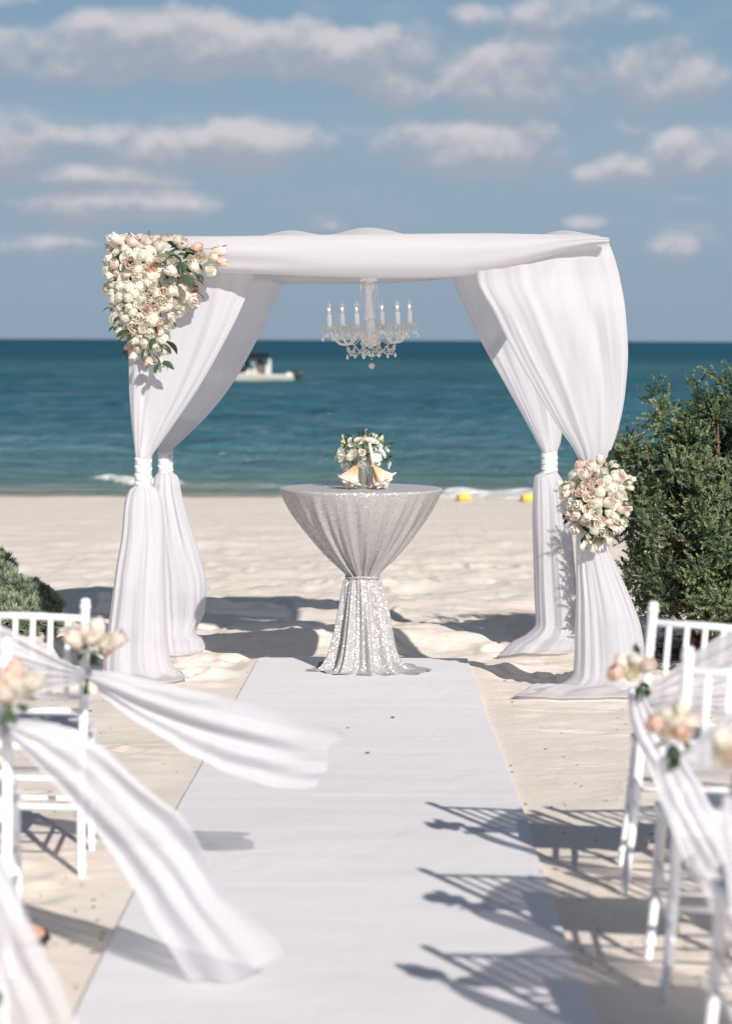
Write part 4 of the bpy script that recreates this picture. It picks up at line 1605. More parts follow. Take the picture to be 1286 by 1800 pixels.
# ------------------------------------------------------------------ chandelier
def build_chandelier():
    Y = 14.9
    s = ppm(Y)
    top = Vector(at(647, 492, Y))
    root = thing('crystal_chandelier', top, 'crystal chandelier with six candle lamps hanging in the middle of the arch', 'chandelier', rot=(rad(1.0), rad(-2.6), rad(0)))
    MC = crystal_mat('crystal', (.97, .955, .93), .12)
    MA = crystal_mat('acrylic_white', (.95, .94, .94), .04)
    MW = simple('candle_sleeve', (.90, .88, .86), .5)
    MG = crystal_mat('bulb_glass', (.9, .9, .9), .86)
    MF, tf_, of_ = new_mat('lit_filament')
    em = tf_.n('ShaderNodeEmission')
    em.inputs[0].default_value = (1.0, .93, .84, 1)
    em.inputs[1].default_value = 3.0
    tf_.nt.links.new(em.outputs[0], of_.inputs[0])
    ML = simple('bright_metal', (.92, .90, .86), .22, .55)
    mb = MB()
    mb.lathe([(.006, .030), (.035, .018), (.052, .002), (.056, -.006), (.050, -.010), (.030, -.014), (.014, -.030)], n=24)
    obj('ceiling_rose', mb.mesh('rose', True, auto=50), MC, root)
    mb = MB()
    mb.tube([(0, 0, .02), (0, 0, .16)], .003, 6)
    obj('chain', mb.mesh('chain'), ML, root)
    # turned column
    mb = MB()
    mb.lathe([(.014, -.020), (.026, -.045), (.026, -.060), (.020, -.085), (.023, -.11), (.026, -.16), (.030, -.20), (.036, -.235), (.024, -.25), (.028, -.27), (.040, -.33), (.042, -.36), (.022, -.365)], n=14)
    obj('stem', mb.mesh('stem', True, auto=25), MC, root)
    mb = MB()
    mb.lathe([(.030, -.325), (.050, -.340), (.058, -.352), (.056, -.362), (.060, -.370), (.060, -.392), (.052, -.402), (.020, -.408), (.012, -.418), (.0001, -.42)], n=20)
    obj('hub', mb.mesh('hub', True, auto=35), crystal_mat('hub_crystal', (.93, .90, .86), .05), root)
    zc = -.290      # cup height
    beadm = MB()

    def beads(dst, pts, r=.0042, step=.0105):
        r *= 1.25
        step *= 1.2
        P = [Vector(p) for p in pts]
        for a, b in zip(P, P[1:]):
            L = (b - a).length
            n = max(1, int(L / step))
            for i in range(n):
                dst.ball(tuple(a + (b - a) * (i / n)), r, 6, 4)

    def drop(dst, p, L=.028, r=.0075):
        dst.lathe([(.0005, 0), (r * .45, -L * .25), (r, -L * .62), (r * .75, -L * .85), (.0005, -L)], p, 6)

    def sag(a, b, dip, n=8):
        a, b = Vector(a), Vector(b)
        return [a + (b - a) * (i / n) - Vector((0, 0, dip * 4 * (i / n) * (1 - i / n))) for i in range(n + 1)]
    R0 = .252
    tips = []
    for k in range(6):
        a = rad(12 + 60 * k)
        d = Vector((math.cos(a), math.sin(a), 0))
        arm = thing('arm', (0, 0, 0), None, None)
        del_keys = [q for q in ('label', 'category') if q in arm.keys()]
        arm.parent = root
        prof = [(.030, -.365), (.050, -.335), (.075, -.318), (.098, -.330), (.118, -.365), (.145, -.388), (.180, -.388), (.215, -.368), (.240, -.335), (R0, -.305), (R0, zc)]
        ts = np.linspace(0, 1, 32)
        kk = np.linspace(0, 1, len(prof))
        rr = pchip(kk, [p[0] for p in prof], ts)
        zz = pchip(kk, [p[1] for p in prof], ts)
        # swept arm, gently curved in plan
        pts = [d * float(r) + Vector((-d.y, d.x, 0)) * .03 * math.sin(math.pi * float(t)) + Vector((0, 0, float(z))) for r, z, t in zip(rr, zz, ts)]
        mb = MB()
        mb.tube(pts, .0078, 8)
        obj('branch', mb.mesh('branch'), MA, arm)
        c = d * R0
        mb = MB()
        n = 16
        V = []
        prof2 = [(.010, zc - .012), (.016, zc - .006), (.040, zc + .004), (.050, zc + .013), (.048, zc + .014), (.020, zc + .006), (.0130, zc + .008)]
        mb.lathe(prof2, (c.x, c.y, 0), n)
        obj('drip_cup', mb.mesh('cup', True, auto=60), MC, arm)
        mb = MB()
        mb.lathe([(.0145, zc + .004), (.0145, zc + .088), (.009, zc + .090)], (c.x, c.y, 0), 12)
        obj('candle', mb.mesh('candle', True, auto=40), MW, arm)
        mb = MB()
        mb.lathe([(.0085, zc + .090), (.0105, zc + .092), (.0100, zc + .104), (.007, zc + .106)], (c.x, c.y, 0), 12)
        obj('socket', mb.mesh('socket', True, auto=40), ML, arm)
        mb = MB()
        mb.ball((c.x, c.y, zc + .119), .0058, 10, 8, 1.5)
        obj('filament', mb.mesh('filament'), MF, arm)
        mb = MB()
        mb.lathe([(.0085, zc + .103), (.0145, zc + .118), (.0155, zc + .130), (.0115, zc + .148), (.0050, zc + .163), (.0006, zc + .176)], (c.x, c.y, 0), 14)
        obj('bulb', mb.mesh('bulb'), MG, arm)
        pb = MB()
        for j in range(6):
            b = a + rad(60 * j)
            q = (c.x + .047 * math.cos(b), c.y + .047 * math.sin(b), zc + .010)
            n_b = 2 if j % 2 else 4
            for m_ in range(n_b):
                pb.ball((q[0], q[1], q[2] - .006 - .011 * m_), .0045, 6, 4)
            drop(pb, (q[0], q[1], q[2] - .008 - .011 * n_b), .034, .0085)
        obj('prisms', pb.mesh('prisms', False), MC, arm)['kind'] = 'stuff'
        tips.append(c)
    # garlands
    for k in range(6):
        a = rad(12 + 60 * k)
        b = rad(12 + 60 * (k + 1))
        g = MB()
        p1 = Vector((math.cos(a) * .045, math.sin(a) * .045, -.03))
        p2 = Vector((math.cos(a) * .06, math.sin(a) * .06, -.19))
        beads(g, [p1, p2], .0038, .011)
        beads(g, sag(Vector((math.cos(a) * R0, math.sin(a) * R0, zc - .02)), Vector((math.cos(b) * R0, math.sin(b) * R0, zc - .02)), .045), .0042)
        beads(g, sag(Vector((math.cos(a) * .15, math.sin(a) * .15, -.395)), Vector((math.cos(b) * .15, math.sin(b) * .15, -.395)), .065), .0046, .011)
        beads(g, sag(Vector((math.cos(a) * .15, math.sin(a) * .15, -.395)), Vector((math.cos(a) * .03, math.sin(a) * .03, -.415)), .040), .0046, .011)
        beads(g, sag(Vector((math.cos(a) * .20, math.sin(a) * .20, -.385)), Vector((math.cos(a) * .07, math.sin(a) * .07, -.33)), .03), .004, .011)
        obj('bead_garland', g.mesh('garland', False), MC, root)['kind'] = 'stuff'
        g = MB()
        c = Vector((math.cos(a) * .15, math.sin(a) * .15, -.40))
        beads(g, [c, c - Vector((0, 0, .045))], .0045, .011)
        drop(g, tuple(c - Vector((0, 0, .048))), .034, .0085)
        c = Vector((math.cos(a + .5) * .055, math.sin(a + .5) * .055, -.42))
        beads(g, [c + Vector((0, 0, .02)), c - Vector((0, 0, .012))], .006, .013)
        drop(g, tuple(c - Vector((0, 0, .014))), .040, .009)
        obj('pendant', g.mesh('pendant', False), MC, root)['kind'] = 'stuff'
    g = MB()
    for k in range(4):
        a = rad(30 + 90 * k)
        c = Vector((math.cos(a) * .053, math.sin(a) * .053, -.008))
        beads(g, [c, c - Vector((0, 0, .012))], .004, .01)
        drop(g, tuple(c - Vector((0, 0, .014))), .036, .0065)
        obj('pendant', g.mesh('pendant', False), MC, root)
        g = MB()
    g = MB()
    beads(g, [Vector((0, 0, -.425)), Vector((0, 0, -.50))], .0042, .0105)
    g.ball((0, 0, -.528), .019, 12, 8)
    obj('crystal_ball', g.mesh('ball', False), MC, root)


build_chandelier()


# ------------------------------------------------------------------ chairs
def chair_parts():
    """origin on the ground between the back legs, looking along +y; width .40"""
    parts = []
    W = .40

    def rings(mb, pts, hs):
        for h in hs:
            for a, b in zip(pts, pts[1:]):
                if a[2] <= h <= b[2] or b[2] <= h <= a[2]:
                    t = (h - a[2]) / (b[2] - a[2])
                    p = [a[i] + (b[i] - a[i]) * t for i in range(3)]
                    mb.tube([(p[0], p[1], h - .009), (p[0], p[1], h - .004), (p[0], p[1], h + .004), (p[0], p[1], h + .009)], [.0135, .0172, .0172, .0135], 12)
                    break
    for s in (-1, 1):
        pts = [(s * .215, -.075, 0), (s * .206, -.045, .16), (s * .200, -.012, .36), (s * .200, 0, .46), (s * .200, -.010, .60), (s * .198, -.045, .90)]
        P = np.array(pts)
        ts = np.linspace(0, .90, 24)
        pts = [(float(pchip(P[:, 2], P[:, 0], t)), float(pchip(P[:, 2], P[:, 1], t)), float(t)) for t in ts]
        mb = MB()
        mb.tube(pts, [.0125 + .003 * min(1, t / .25) for t in ts], 12)
        rings(mb, pts, (.05, .30, .55, .78))
        e = pts[-1]
        mb.lathe([(.0145, -.004), (.0185, .002), (.0185, .010), (.014, .014), (.0165, .020), (.015, .028), (.008, .032), (.0001, .033)], (e[0], e[1], .90), 14)
        parts.append(('back_leg', mb.mesh('back_leg', True, auto=50)))
        pts = [(s * .222, .425, 0), (s * .214, .410, .15), (s * .208, .398, .30), (s * .205, .392, .44)]
        mb = MB()
        mb.tube(pts, [.0115, .0145, .0155, .016], 12)
        rings(mb, pts, (.05, .27, .36))
        parts.append(('front_leg', mb.mesh('front_leg', True, auto=50)))
    # seat frame and cushion
    mb = MB()
    V = [(-.205, -.015), (.205, -.015), (.228, .415), (-.228, .415)]
    def slab(z0, z1, ins, bev):
        P = []
        for z, i in ((z0, ins + bev), (z0 + bev, ins), (z1 - bev, ins), (z1, ins + bev)):
            for (x, y), (sx, sy) in zip(V, ((1, 1), (-1, 1), (-1, -1), (1, -1))):
                P.append((x + sx * i, y + sy * i, z))
        F = [(k * 4 + j, k * 4 + (j + 1) % 4, (k + 1) * 4 + (j + 1) % 4, (k + 1) * 4 + j) for k in range(3) for j in range(4)]
        F += [(3, 2, 1, 0), (12, 13, 14, 15)]
        m = MB()
        m.add(P, F)
        return m
    parts.append(('seat', slab(.425, .452, 0, .005).mesh('seat', False)))
    parts.append(('cushion', slab(.453, .492, .012, .012).mesh('cushion', False)))
    back = lambda z: float(pchip([.46, .60, .90], [0, -.010, -.045], z))
    for nm, z, r in (('top_rail', .865, .0115), ('back_rail', .600, .009), ('back_rail', .555, .009)):
        mb = MB()
        mb.tube([(-.19, back(z), z), (0, back(z), z + (.004 if nm == 'top_rail' else 0)), (.19, back(z), z)], r, 10)
        parts.append((nm, mb.mesh(nm)))
    for i in range(6):
        x = -.20 + .40 * (i + 1) / 7
        mb = MB()
        mb.tube([(x, back(.60), .60), (x, back(.72), .72), (x, back(.865), .862)], [.0085, .0095, .0085], 8)
        mb.tube([(x, back(.73), .722), (x, back(.73), .73), (x, back(.73), .738)], [.009, .0125, .009], 8)
        parts.append(('spindle', mb.mesh('spindle')))
    for (a, b) in (((-.203, -.02, .33), (.203, -.02, .33)), ((-.203, -.035, .24), (.203, -.035, .24)), ((-.208, .398, .30), (.208, .398, .30)), ((-.208, .40, .20), (.208, .40, .20)),
                   ((-.203, -.02, .28), (-.210, .40, .28)), ((.203, -.02, .28), (.210, .40, .28)), ((-.205, -.035, .20), (-.212, .405, .20)), ((.205, -.035, .20), (.212, .405, .20))):
        mb = MB()
        mb.tube([a, b], .0085, 8)
        parts.append(('stretcher', mb.mesh('stretcher')))
    return parts


CP = chair_parts()
CHG = 'white chairs lining the aisle'


def make_chair(x, y, yaw, tilt, label, first=[None], sink=.012):
    if first[0] is None:
        t = thing('chiavari_chair', (0, 0, 0), label, 'chair', CHG)
        for nm, me in CP:
            obj(nm, me, M_CUSHION if nm == 'cushion' else M_WHITE, t)
        first[0] = t
    else:
        t = first[0].copy()
        COL.objects.link(t)
        t['label'] = label
        for ch in list(first[0].children):
            c = ch.copy()
            COL.objects.link(c)
            c.parent = t
    t.rotation_euler = (rad(-1.9), rad(tilt), rad(yaw))
    t.location = (x, y, gz(x, y) - sink)
    return t


def chair_by_post(pxf, pyf, side, yaw, tilt, label, Y):
    """side -1: the photograph shows the chair's left back leg foot at pxf,pyf"""
    p = at(pxf, pyf, Y)
    x = p[0] - side * .215 * math.cos(rad(yaw))
    return make_chair(x, Y + .075, yaw, tilt, label)


C_L1 = chair_by_post(141, 1557, 1, 3.5, 1.8, 'white chair of the far left row, its sheer sash tail flying over the runner', 7.82)
C_R1 = chair_by_post(1100, 1585, -1, -6, 4.2, 'white chair of the far right row, spindle back standing before the bush', 7.56)
C_L2 = chair_by_post(12, 1738, 1, 6, 0.5, 'white chair of the second row on the left, mostly cut by the picture edge', 6.4)
C_R2 = chair_by_post(1170, 1772, -1, -2.5, 2.3, 'white chair of the second row on the right, with coral and cream roses', 6.2)
C_L3 = chair_by_post(-52, 2000, 1, 0, 0, 'white chair of the nearest row on the left, outside the picture but for its sash', 5.1)
C_R3 = chair_by_post(1298, 2015, -1, -1, 1.5, 'white chair of the nearest row on the right, only its front corner in view', 5.0)
for (c0, dx, lab) in ((C_R1, .52, 'white chair beside the far right aisle chair, seen by its shadow'),
                      (C_R2, .52, 'white chair beside the second right aisle chair, seen by its shadow'),
                      (C_L2, -.50, 'white chair beside the second left aisle chair, seen by its shadow')):
    make_chair(c0.location.x + dx, c0.location.y + .03, 2, 1, lab)


# ------------------------------------------------------------------ sashes
def ribbon(name, path, nfold=4, seed=0, amp=.02, nr=90, nc=56, mat=None, origin=(0, 0, 0), ragged=.12, slack=0.3):
    """loose cloth strip. path: (px, py, Y, width px); folds run along it"""
    P = np.array(path, float)
    k = np.concatenate([[0], np.cumsum(np.hypot(np.diff(P[:, 0]), np.diff(P[:, 1])))])
    q = np.linspace(0, k[-1], nr)
    c = [pchip(k, P[:, i], q) for i in range(4)]
    tx, ty = np.gradient(c[0]), np.gradient(c[1])
    L = np.hypot(tx, ty)
    nx, ny = -ty / L, tx / L
    u = np.linspace(-1, 1, nc)
    tt_ = np.linspace(0, 1, nr)
    wbord = np.stack([fbm(tt_ * 5 + 2, tt_ * 0 + seed, 3, 81), fbm(tt_ * 5 + 9, tt_ * 0 + seed, 3, 85)], 1) * 2.2
    V = np.zeros((nr, nc, 3))
    UV = np.zeros((nr, nc, 2))
    rs = np.random.RandomState(seed)
    ph = rs.rand(4) * 6.28
    for i in range(nr):
        t = i / (nr - 1)
        w = c[3][i] / 2
        wf = w / ppm(c[2][i])
        f1_ = 1.5 * fbm(u * .35 * nfold + 7 + .9 * t, u * 0 + t * 1.6 + seed, 2, seed) + .28 * np.sin(nfold * 2.2 * u + ph[0] + 2.0 * t + 3 * vnoise(u + 3, u * 0 + t * 2, seed))
        f2_ = .55 * np.sin(nfold * 1.57 * u + ph[0] + 1.4 * t) + .35 * np.sin(nfold * 3.3 * u + ph[1] - 2 * t) + .15 * np.sin(nfold * 7 * u + ph[2])
        f = f1_ if slack else f2_
        for j in range(nc):
            px = c[0][i] + nx[i] * u[j] * w
            py = c[1][i] + ny[i] * u[j] * w
            if slack:
                wob_ = .10 * w * wbord[i, 0 if u[j] < 0 else 1] * abs(u[j])
                px += nx[i] * wob_
                py += ny[i] * wob_
            if t > .75:
                k2 = (t - .75) / .25
                ex = ragged * 330 * float(vnoise(np.array([u[j] * 1.7 + 9]), np.array([seed + .5]), 5)[0]) * k2
                px += tx[i] / L[i] * ex
                py += ty[i] / L[i] * ex
            Yj = c[2][i] + (amp * min(1, wf / .05 + .25)) * f[j] - .03 * math.sin(t * 5 + seed) * slack
            V[i, j] = at(px, py, Yj)
            UV[i, j] = ((u[j] + 1) / 2, t)
    g = ground_z(V[:, :, 0].ravel(), V[:, :, 1].ravel()).reshape(nr, nc) + .03
    V[:, :, 2] = np.maximum(V[:, :, 2], g)
    return mesh_np(name, V.reshape(-1, 3) - np.array(origin), grid_faces(nr, nc), UV.reshape(-1, 2))


SG = 'sheer sashes tied on the chair backs'


def sash(label, knot, fan, tails, seed):
    o = at(*knot)
    root = thing('chair_sash', o, label, 'sash', SG)
    if fan:
        obj('fan', ribbon('fan', fan, 9, seed, .018, mat=M_SASH, origin=tuple(o), ragged=0, slack=0, nc=90), M_SASH, root)
    for i, tl in enumerate(tails):
        obj('tail', ribbon('tail', tl, 4, seed + 3 + i, .036, mat=M_TAIL, origin=tuple(o), nr=130, nc=80, slack=1), M_TAIL, root)
    # knot wound round the post
    me = tie(knot[0] - 2, knot[1] - 13, knot[1] + 13, 30 * ppm(knot[2]) / 540, knot[2] + .02, seed * 1.0, tuple(o))
    obj('knot', me, M_TIE, root)
    return root


def yk(c):
    return c.location.y - .02


sash('sheer white sash gathered on the far left chair, its tail blowing right above the runner', (152, 1188, 7.79),
     [(-85, 1160, 7.80, 185), (0, 1170, 7.79, 140), (70, 1180, 7.78, 84), (120, 1186, 7.77, 42), (150, 1190, 7.77, 22)],
     [[(150, 1190, 7.76, 24), (190, 1204, 7.72, 48), (250, 1232, 7.70, 78), (340, 1270, 7.68, 104), (430, 1298, 7.68, 122), (510, 1320, 7.70, 132), (580, 1334, 7.74, 110)]], 1)
sash('sheer white sash of the second left chair, its broad tail sweeping down on the runner', (24, 1280, 6.42),
     [(-200, 1250, 6.45, 200), (-80, 1265, 6.44, 130), (0, 1278, 6.42, 50), (22, 1282, 6.42, 30)],
     [[(20, 1278, 6.40, 36), (70, 1302, 6.36, 70), (140, 1352, 6.33, 104), (215, 1425, 6.31, 122), (290, 1520, 6.30, 132), (345, 1605, 6.30, 140), (390, 1665, 6.30, 150), (425, 1712, 6.30, 154)]], 12)
sash('sheer white sash tail of the nearest left chair dropping into the bottom left corner', (-58, 1420, 5.15), [(-400, 1400, 5.2, 200), (-150, 1415, 5.18, 80), (-60, 1422, 5.15, 40)],
     [[(-70, 1430, 5.13, 50), (-45, 1500, 5.12, 90), (-12, 1600, 5.11, 108), (20, 1690, 5.10, 118), (55, 1780, 5.10, 130), (90, 1850, 5.10, 130)]], 23)
sash('sheer white sash pleated across the far right chair and hanging down its aisle side', (1122, 1226, 7.54),
     [(1385, 1150, 7.50, 185), (1286, 1178, 7.51, 132), (1215, 1200, 7.52, 84), (1160, 1218, 7.53, 42), (1128, 1228, 7.53, 24)],
     [[(1116, 1222, 7.50, 28), (1128, 1262, 7.47, 44), (1152, 1310, 7.45, 58), (1185, 1370, 7.44, 70), (1225, 1440, 7.44, 80), (1262, 1510, 7.45, 84)]], 34)
sash('sheer white sash of the nearest right chair entering at the right picture edge', (1302, 1400, 4.99),
     [(1760, 1290, 4.95, 260), (1560, 1325, 4.96, 180), (1420, 1370, 4.97, 100), (1330, 1395, 4.98, 50), (1304, 1402, 4.98, 36)],
     [[(1294, 1395, 4.95, 44), (1300, 1450, 4.93, 80), (1325, 1530, 4.91, 110), (1370, 1630, 4.90, 130), (1430, 1740, 4.90, 140)]], 56)
sash('sheer white sash of the second right chair trailing down toward the picture edge', (1190, 1342, 6.18),
     [(1500, 1240, 6.14, 210), (1370, 1275, 6.15, 150), (1280, 1308, 6.16, 92), (1215, 1336, 6.17, 44), (1192, 1344, 6.17, 28)],
     [[(1176, 1330, 6.13, 42), (1192, 1385, 6.10, 74), (1222, 1450, 6.08, 92), (1262, 1525, 6.07, 98), (1310, 1600, 6.06, 110), (1360, 1680, 6.06, 120)]], 45)


# ------------------------------------------------------------------ posies on the chairs
def posy(label, Y, blooms, leaves):
    c = at(blooms[0][0], blooms[0][1] + 20, Y)
    root = thing('rose_posy', c, label, 'posy', 'rose posies tied on the chairs')
    for (x, y, r, k, m, dv) in blooms:
        bloom_at(x, y, Y, r * 1.18, dv, root, k, m)
    for (x, y, dx, dy) in leaves:
        for j in range(3):
            place_leaf(LEAF, at(x + R_.uniform(-3, 3), y + R_.uniform(-3, 3), Y + .01 + R_.uniform(-.03, .02)), (dx + R_.uniform(-5, 5), R_.uniform(-8, 4), dy + R_.uniform(-5, 5)), R_.uniform(.026, .040), root)
    # tied stems under the heads
    lx = sum(l[0] for l in leaves) / len(leaves)
    ly = max(l[1] for l in leaves)
    mb = MB()
    for j in range(5):
        A = Vector(at(lx + R_.uniform(-5, 5), ly - 12, Y + .02))
        B = A + Vector((R_.uniform(-.02, .01), R_.uniform(-.01, .01), -.05))
        mb.tube([A, B], .0035, 5)
    obj('stem', mb.mesh('stem', True, tuple(c)), simple('posy_stem', (.10, .11, .05), .7), root)
    return root


posy('cream rose posy with pink edges on the far left chair', 7.70,
     [(132, 1125, 14, 'bud', 1, (-.5, -.5, .8)), (160, 1118, 17, 'half', 0, (0, -.5, .9)), (187, 1130, 16, 'half', 0, (.4, -.5, .8)), (205, 1128, 12, 'bud', 1, (.8, -.4, .6)), (172, 1108, 13, 'bud', 1, (.1, -.1, 1)), (148, 1108, 12, 'half', 1, (-.3, 0, 1)), (186, 1146, 8, 'bud', 2, (.5, -.8, 0))],
     [(160, 1148, 10, -8), (172, 1146, 12, -6), (150, 1150, -8, -10), (165, 1155, 4, -14), (180, 1140, 14, 0), (155, 1140, -12, 2)])
_o = posy('single small white rosebud hanging under the far left posy', 7.76, [(163, 1208, 8, 'bud', 0, (.3, -.4, -.9))], [(155, 1205, -4, -12)])
posy('large peach and cream rose posy on the second left chair', 6.33,
     [(8, 1215, 20, 'half', 1, (-.3, -.6, .8)), (30, 1200, 19, 'half', 0, (0, -.5, .9)), (55, 1198, 19, 'half', 0, (.5, -.4, .8)), (28, 1182, 13, 'bud', 2, (0, 0, 1)), (-8, 1205, 18, 'half', 2, (-.5, -.5, .8)), (12, 1190, 16, 'half', 1, (-.2, -.2, 1)), (45, 1215, 15, 'bud', 0, (.4, -.8, .3))],
     [(15, 1245, 2, -14), (32, 1240, 12, -8), (0, 1245, -12, -8), (40, 1228, 14, 0), (20, 1250, 4, -14), (8, 1238, -8, 2)])
posy('rose posy of the nearest left chair, dark leaves at the picture edge', 5.06,
     [(-30, 1700, 26, 'half', 0, (0, -.5, .9)), (-55, 1705, 26, 'half', 1, (-.4, -.5, .8)), (-40, 1680, 22, 'bud', 2, (0, 0, 1))],
     [(-12, 1745, 6, -6), (-20, 1755, 0, -12), (-35, 1750, -6, -10)])
posy('cream rose between two peach roses on the far right chair', 7.45,
     [(1108, 1182, 17, 'open', 0, (-.1, -.9, .4)), (1082, 1182, 13, 'half', 2, (-.8, -.5, .2)), (1138, 1170, 14, 'half', 1, (.5, -.5, .7)), (1116, 1158, 12, 'half', 0, (0, -.2, 1)), (1092, 1166, 10, 'bud', 1, (-.5, -.3, .8))],
     [(1125, 1208, 6, -10), (1130, 1212, 8, -8), (1120, 1206, 0, -12), (1119, 1150, -2, 14), (1128, 1200, 8, -2)])
posy('coral and cream rose posy on the second right chair', 6.09,
     [(1150, 1272, 15, 'half', 2, (-.7, -.5, .3)), (1172, 1285, 16, 'half', 1, (-.1, -.9, 0)), (1184, 1262, 17, 'half', 0, (.1, -.6, .8)), (1200, 1288, 15, 'half', 2, (.6, -.7, 0)), (1168, 1254, 13, 'half', 0, (-.2, -.2, 1)), (1196, 1246, 12, 'bud', 0, (.2, 0, 1)), (1206, 1270, 12, 'bud', 1, (.8, -.3, .4))],
     [(1180, 1310, 0, -14), (1188, 1316, 4, -14), (1176, 1318, -4, -14), (1196, 1306, 10, -8), (1170, 1304, -10, -4), (1184, 1330, 2, -16)])
posy('large pale yellow rose posy cut by the right picture edge', 4.92,
     [(1274, 1330, 25, 'half', 0, (-.2, -.7, .5)), (1284, 1302, 20, 'half', 1, (.2, -.3, .9)), (1268, 1302, 16, 'bud', 0, (-.3, -.2, 1)), (1300, 1330, 26, 'half', 2, (.5, -.6, .4))],
     [(1288, 1365, 6, -10), (1296, 1368, 6, -12), (1310, 1365, 8, -8)])


# ------------------------------------------------------------------ bushes
def leaves_mesh(name, C, D, N, L, W, tone, parent_o):
    """rhombic leaves: centres C, direction D, side N"""
    D = D / np.linalg.norm(D, axis=1, keepdims=True)
    N = N - (N * D).sum(1, keepdims=True) * D
    N = N / (np.linalg.norm(N, axis=1, keepdims=True) + 1e-9)
    B = np.cross(D, N)
    a = C
    b = C + D * (L * .5)[:, None] + N * (W * .5)[:, None] + B * (L * .06)[:, None]
    c = C + D * L[:, None]
    d = C + D * (L * .5)[:, None] - N * (W * .5)[:, None] + B * (L * .06)[:, None]
    V = np.stack([a, b, c, d], 1).reshape(-1, 3) - np.array(parent_o)
    F = np.arange(len(V)).reshape(-1, 4)
    return mesh_np(name, V, F, smooth=False, attrs={'tone': np.repeat(tone, 4)})


def build_right_bush():
    Yc = 15.2
    base = on_ground(1215, 1150)
    base = np.array([base[0] + .15, Yc, gz(base[0], Yc)])
    root = thing('juniper_bush', base, 'large dense green needle-leaved bush behind the right side of the arch', 'bush')
    # px, py, radius px, depth offset
    lob = [(1148, 650, 5, .1), (1172, 660, 6, 0), (1140, 680, 6, 0), (1150, 700, 9, -.1), (1140, 735, 12, 0), (1212, 652, 6, 0), (1230, 648, 6, .1), (1262, 640, 7, 0), (1098, 770, 6, 0), (1082, 800, 9, .1), (1078, 845, 10, 0), (1205, 730, 34, .0), (1160, 705, 20, -.1), (1150, 668, 8, 0), (1175, 680, 10, .1), (1225, 680, 16, .1), (1250, 690, 34, -.1), (1282, 672, 26, 0), (1190, 760, 34, 0), (1130, 790, 34, 0), (1105, 790, 14, .1), (1102, 755, 6, .1),
           (1092, 820, 22, .1), (1180, 810, 60, -.1), (1245, 770, 60, .1), (1250, 850, 84, -.15), (1120, 870, 44, 0), (1108, 930, 34, .1), (1160, 930, 72, -.15), (1250, 960, 90, -.2), (1125, 1000, 40, .05), (1150, 1060, 44, .1),
           (1200, 1040, 66, -.1), (1270, 1060, 70, -.2), (1340, 760, 80, 0), (1360, 880, 110, 0), (1350, 1020, 110, -.1), (1430, 840, 110, .1), (1440, 980, 110, .1), (1290, 740, 60, .3), (1220, 880, 90, .4), (1230, 1000, 90, .4), (1400, 720, 60, .2)]
    rs = np.random.RandomState(9)
    lob = [(a, b + (26 if b < 730 and c < 40 else 14 if b < 800 else 0), c, d) for a, b, c, d in lob]
    big = list(lob)
    rq = random.Random(31)
    sub = []
    for (px, py, r, dz) in big:
        n_ = max(1, int((r / 15.0) ** 1.7))
        for q in range(n_):
            a_, b_ = rq.uniform(0, 6.283), math.sqrt(rq.random())
            f_ = rq.uniform(.72, .98)
            dep = -math.sqrt(max(0, 1 - b_ * b_)) * r / ppm(Yc) * .9 * (1 if rq.random() < .75 else -1)
            sub.append((px + r * f_ * b_ * math.cos(a_), py + r * f_ * b_ * math.sin(a_), min(r, rq.uniform(11, 22)), dz + dep, rq.uniform(0, 1)))
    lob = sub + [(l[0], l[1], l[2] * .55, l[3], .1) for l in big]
    w = np.array([l[2] ** 2 for l in lob], float)
    w = w / w.sum()
    nS = 8600
    idx = rs.choice(len(lob), nS, p=w)
    C0, D0, TN = [], [], []
    for i in idx:
        px, py, r, dz, tn_ = lob[i]
        v = rs.normal(size=3)
        v /= np.linalg.norm(v)
        rr = (r / ppm(Yc)) * rs.uniform(.2, 1.05)
        TN.append(tn_)
        v[1] = v[1] * .9
        c = at(px, py, Yc + dz) + v * rr
        d = v * .95 + np.array([0, 0, .50]) + np.array([-.10, -.15, 0]) + rs.normal(size=3) * .42
        C0.append(c)
        D0.append(d / np.linalg.norm(d))
    C0, D0 = np.array(C0), np.array(D0)
    keep = C0[:, 2] > ground_z(C0[:, 0], C0[:, 1]) + .10 + .12 * rs.rand(len(C0))
    # hollow near the ground so that the dark inside shows
    C0, D0 = C0[keep], D0[keep]
    TN = np.array(TN)[keep]
    n = len(C0)
    per = 22
    LL = rs.uniform(.055, .125, n)
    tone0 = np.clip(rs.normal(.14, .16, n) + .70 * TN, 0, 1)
    C, D, N, L, W, T = [], [], [], [], [], []
    sh = []
    for j in range(per):
        t = (j + .5) / per
        ang = j * 2.399 + rs.rand(n) * 1.5
        ref = np.tile(np.array([1.0, 0, 0]), (n, 1))
        a = np.cross(D0, ref)
        a /= np.linalg.norm(a, axis=1, keepdims=True)
        b = np.cross(D0, a)
        rad_ = a * np.cos(ang)[:, None] + b * np.sin(ang)[:, None]
        c = C0 + D0 * (LL * t)[:, None]
        d = rad_ * (0.95 - .5 * t) + D0 * (.65 + .5 * t) + rs.normal(size=(n, 3)) * .15
        C.append(c)
        D.append(d)
        N.append(np.cross(d, D0) + rs.normal(size=(n, 3)) * .3)
        L.append(rs.uniform(.020, .031, n) * (1.05 - .35 * t))
        W.append(rs.uniform(.0095, .0145, n))
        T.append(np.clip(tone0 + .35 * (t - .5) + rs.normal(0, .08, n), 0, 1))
    me = leaves_mesh('needles', np.concatenate(C), np.concatenate(D), np.concatenate(N), np.concatenate(L), np.concatenate(W), np.concatenate(T), base)
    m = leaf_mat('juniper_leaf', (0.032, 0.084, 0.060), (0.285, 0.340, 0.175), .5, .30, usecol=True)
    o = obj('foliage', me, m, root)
    o['kind'] = 'stuff'
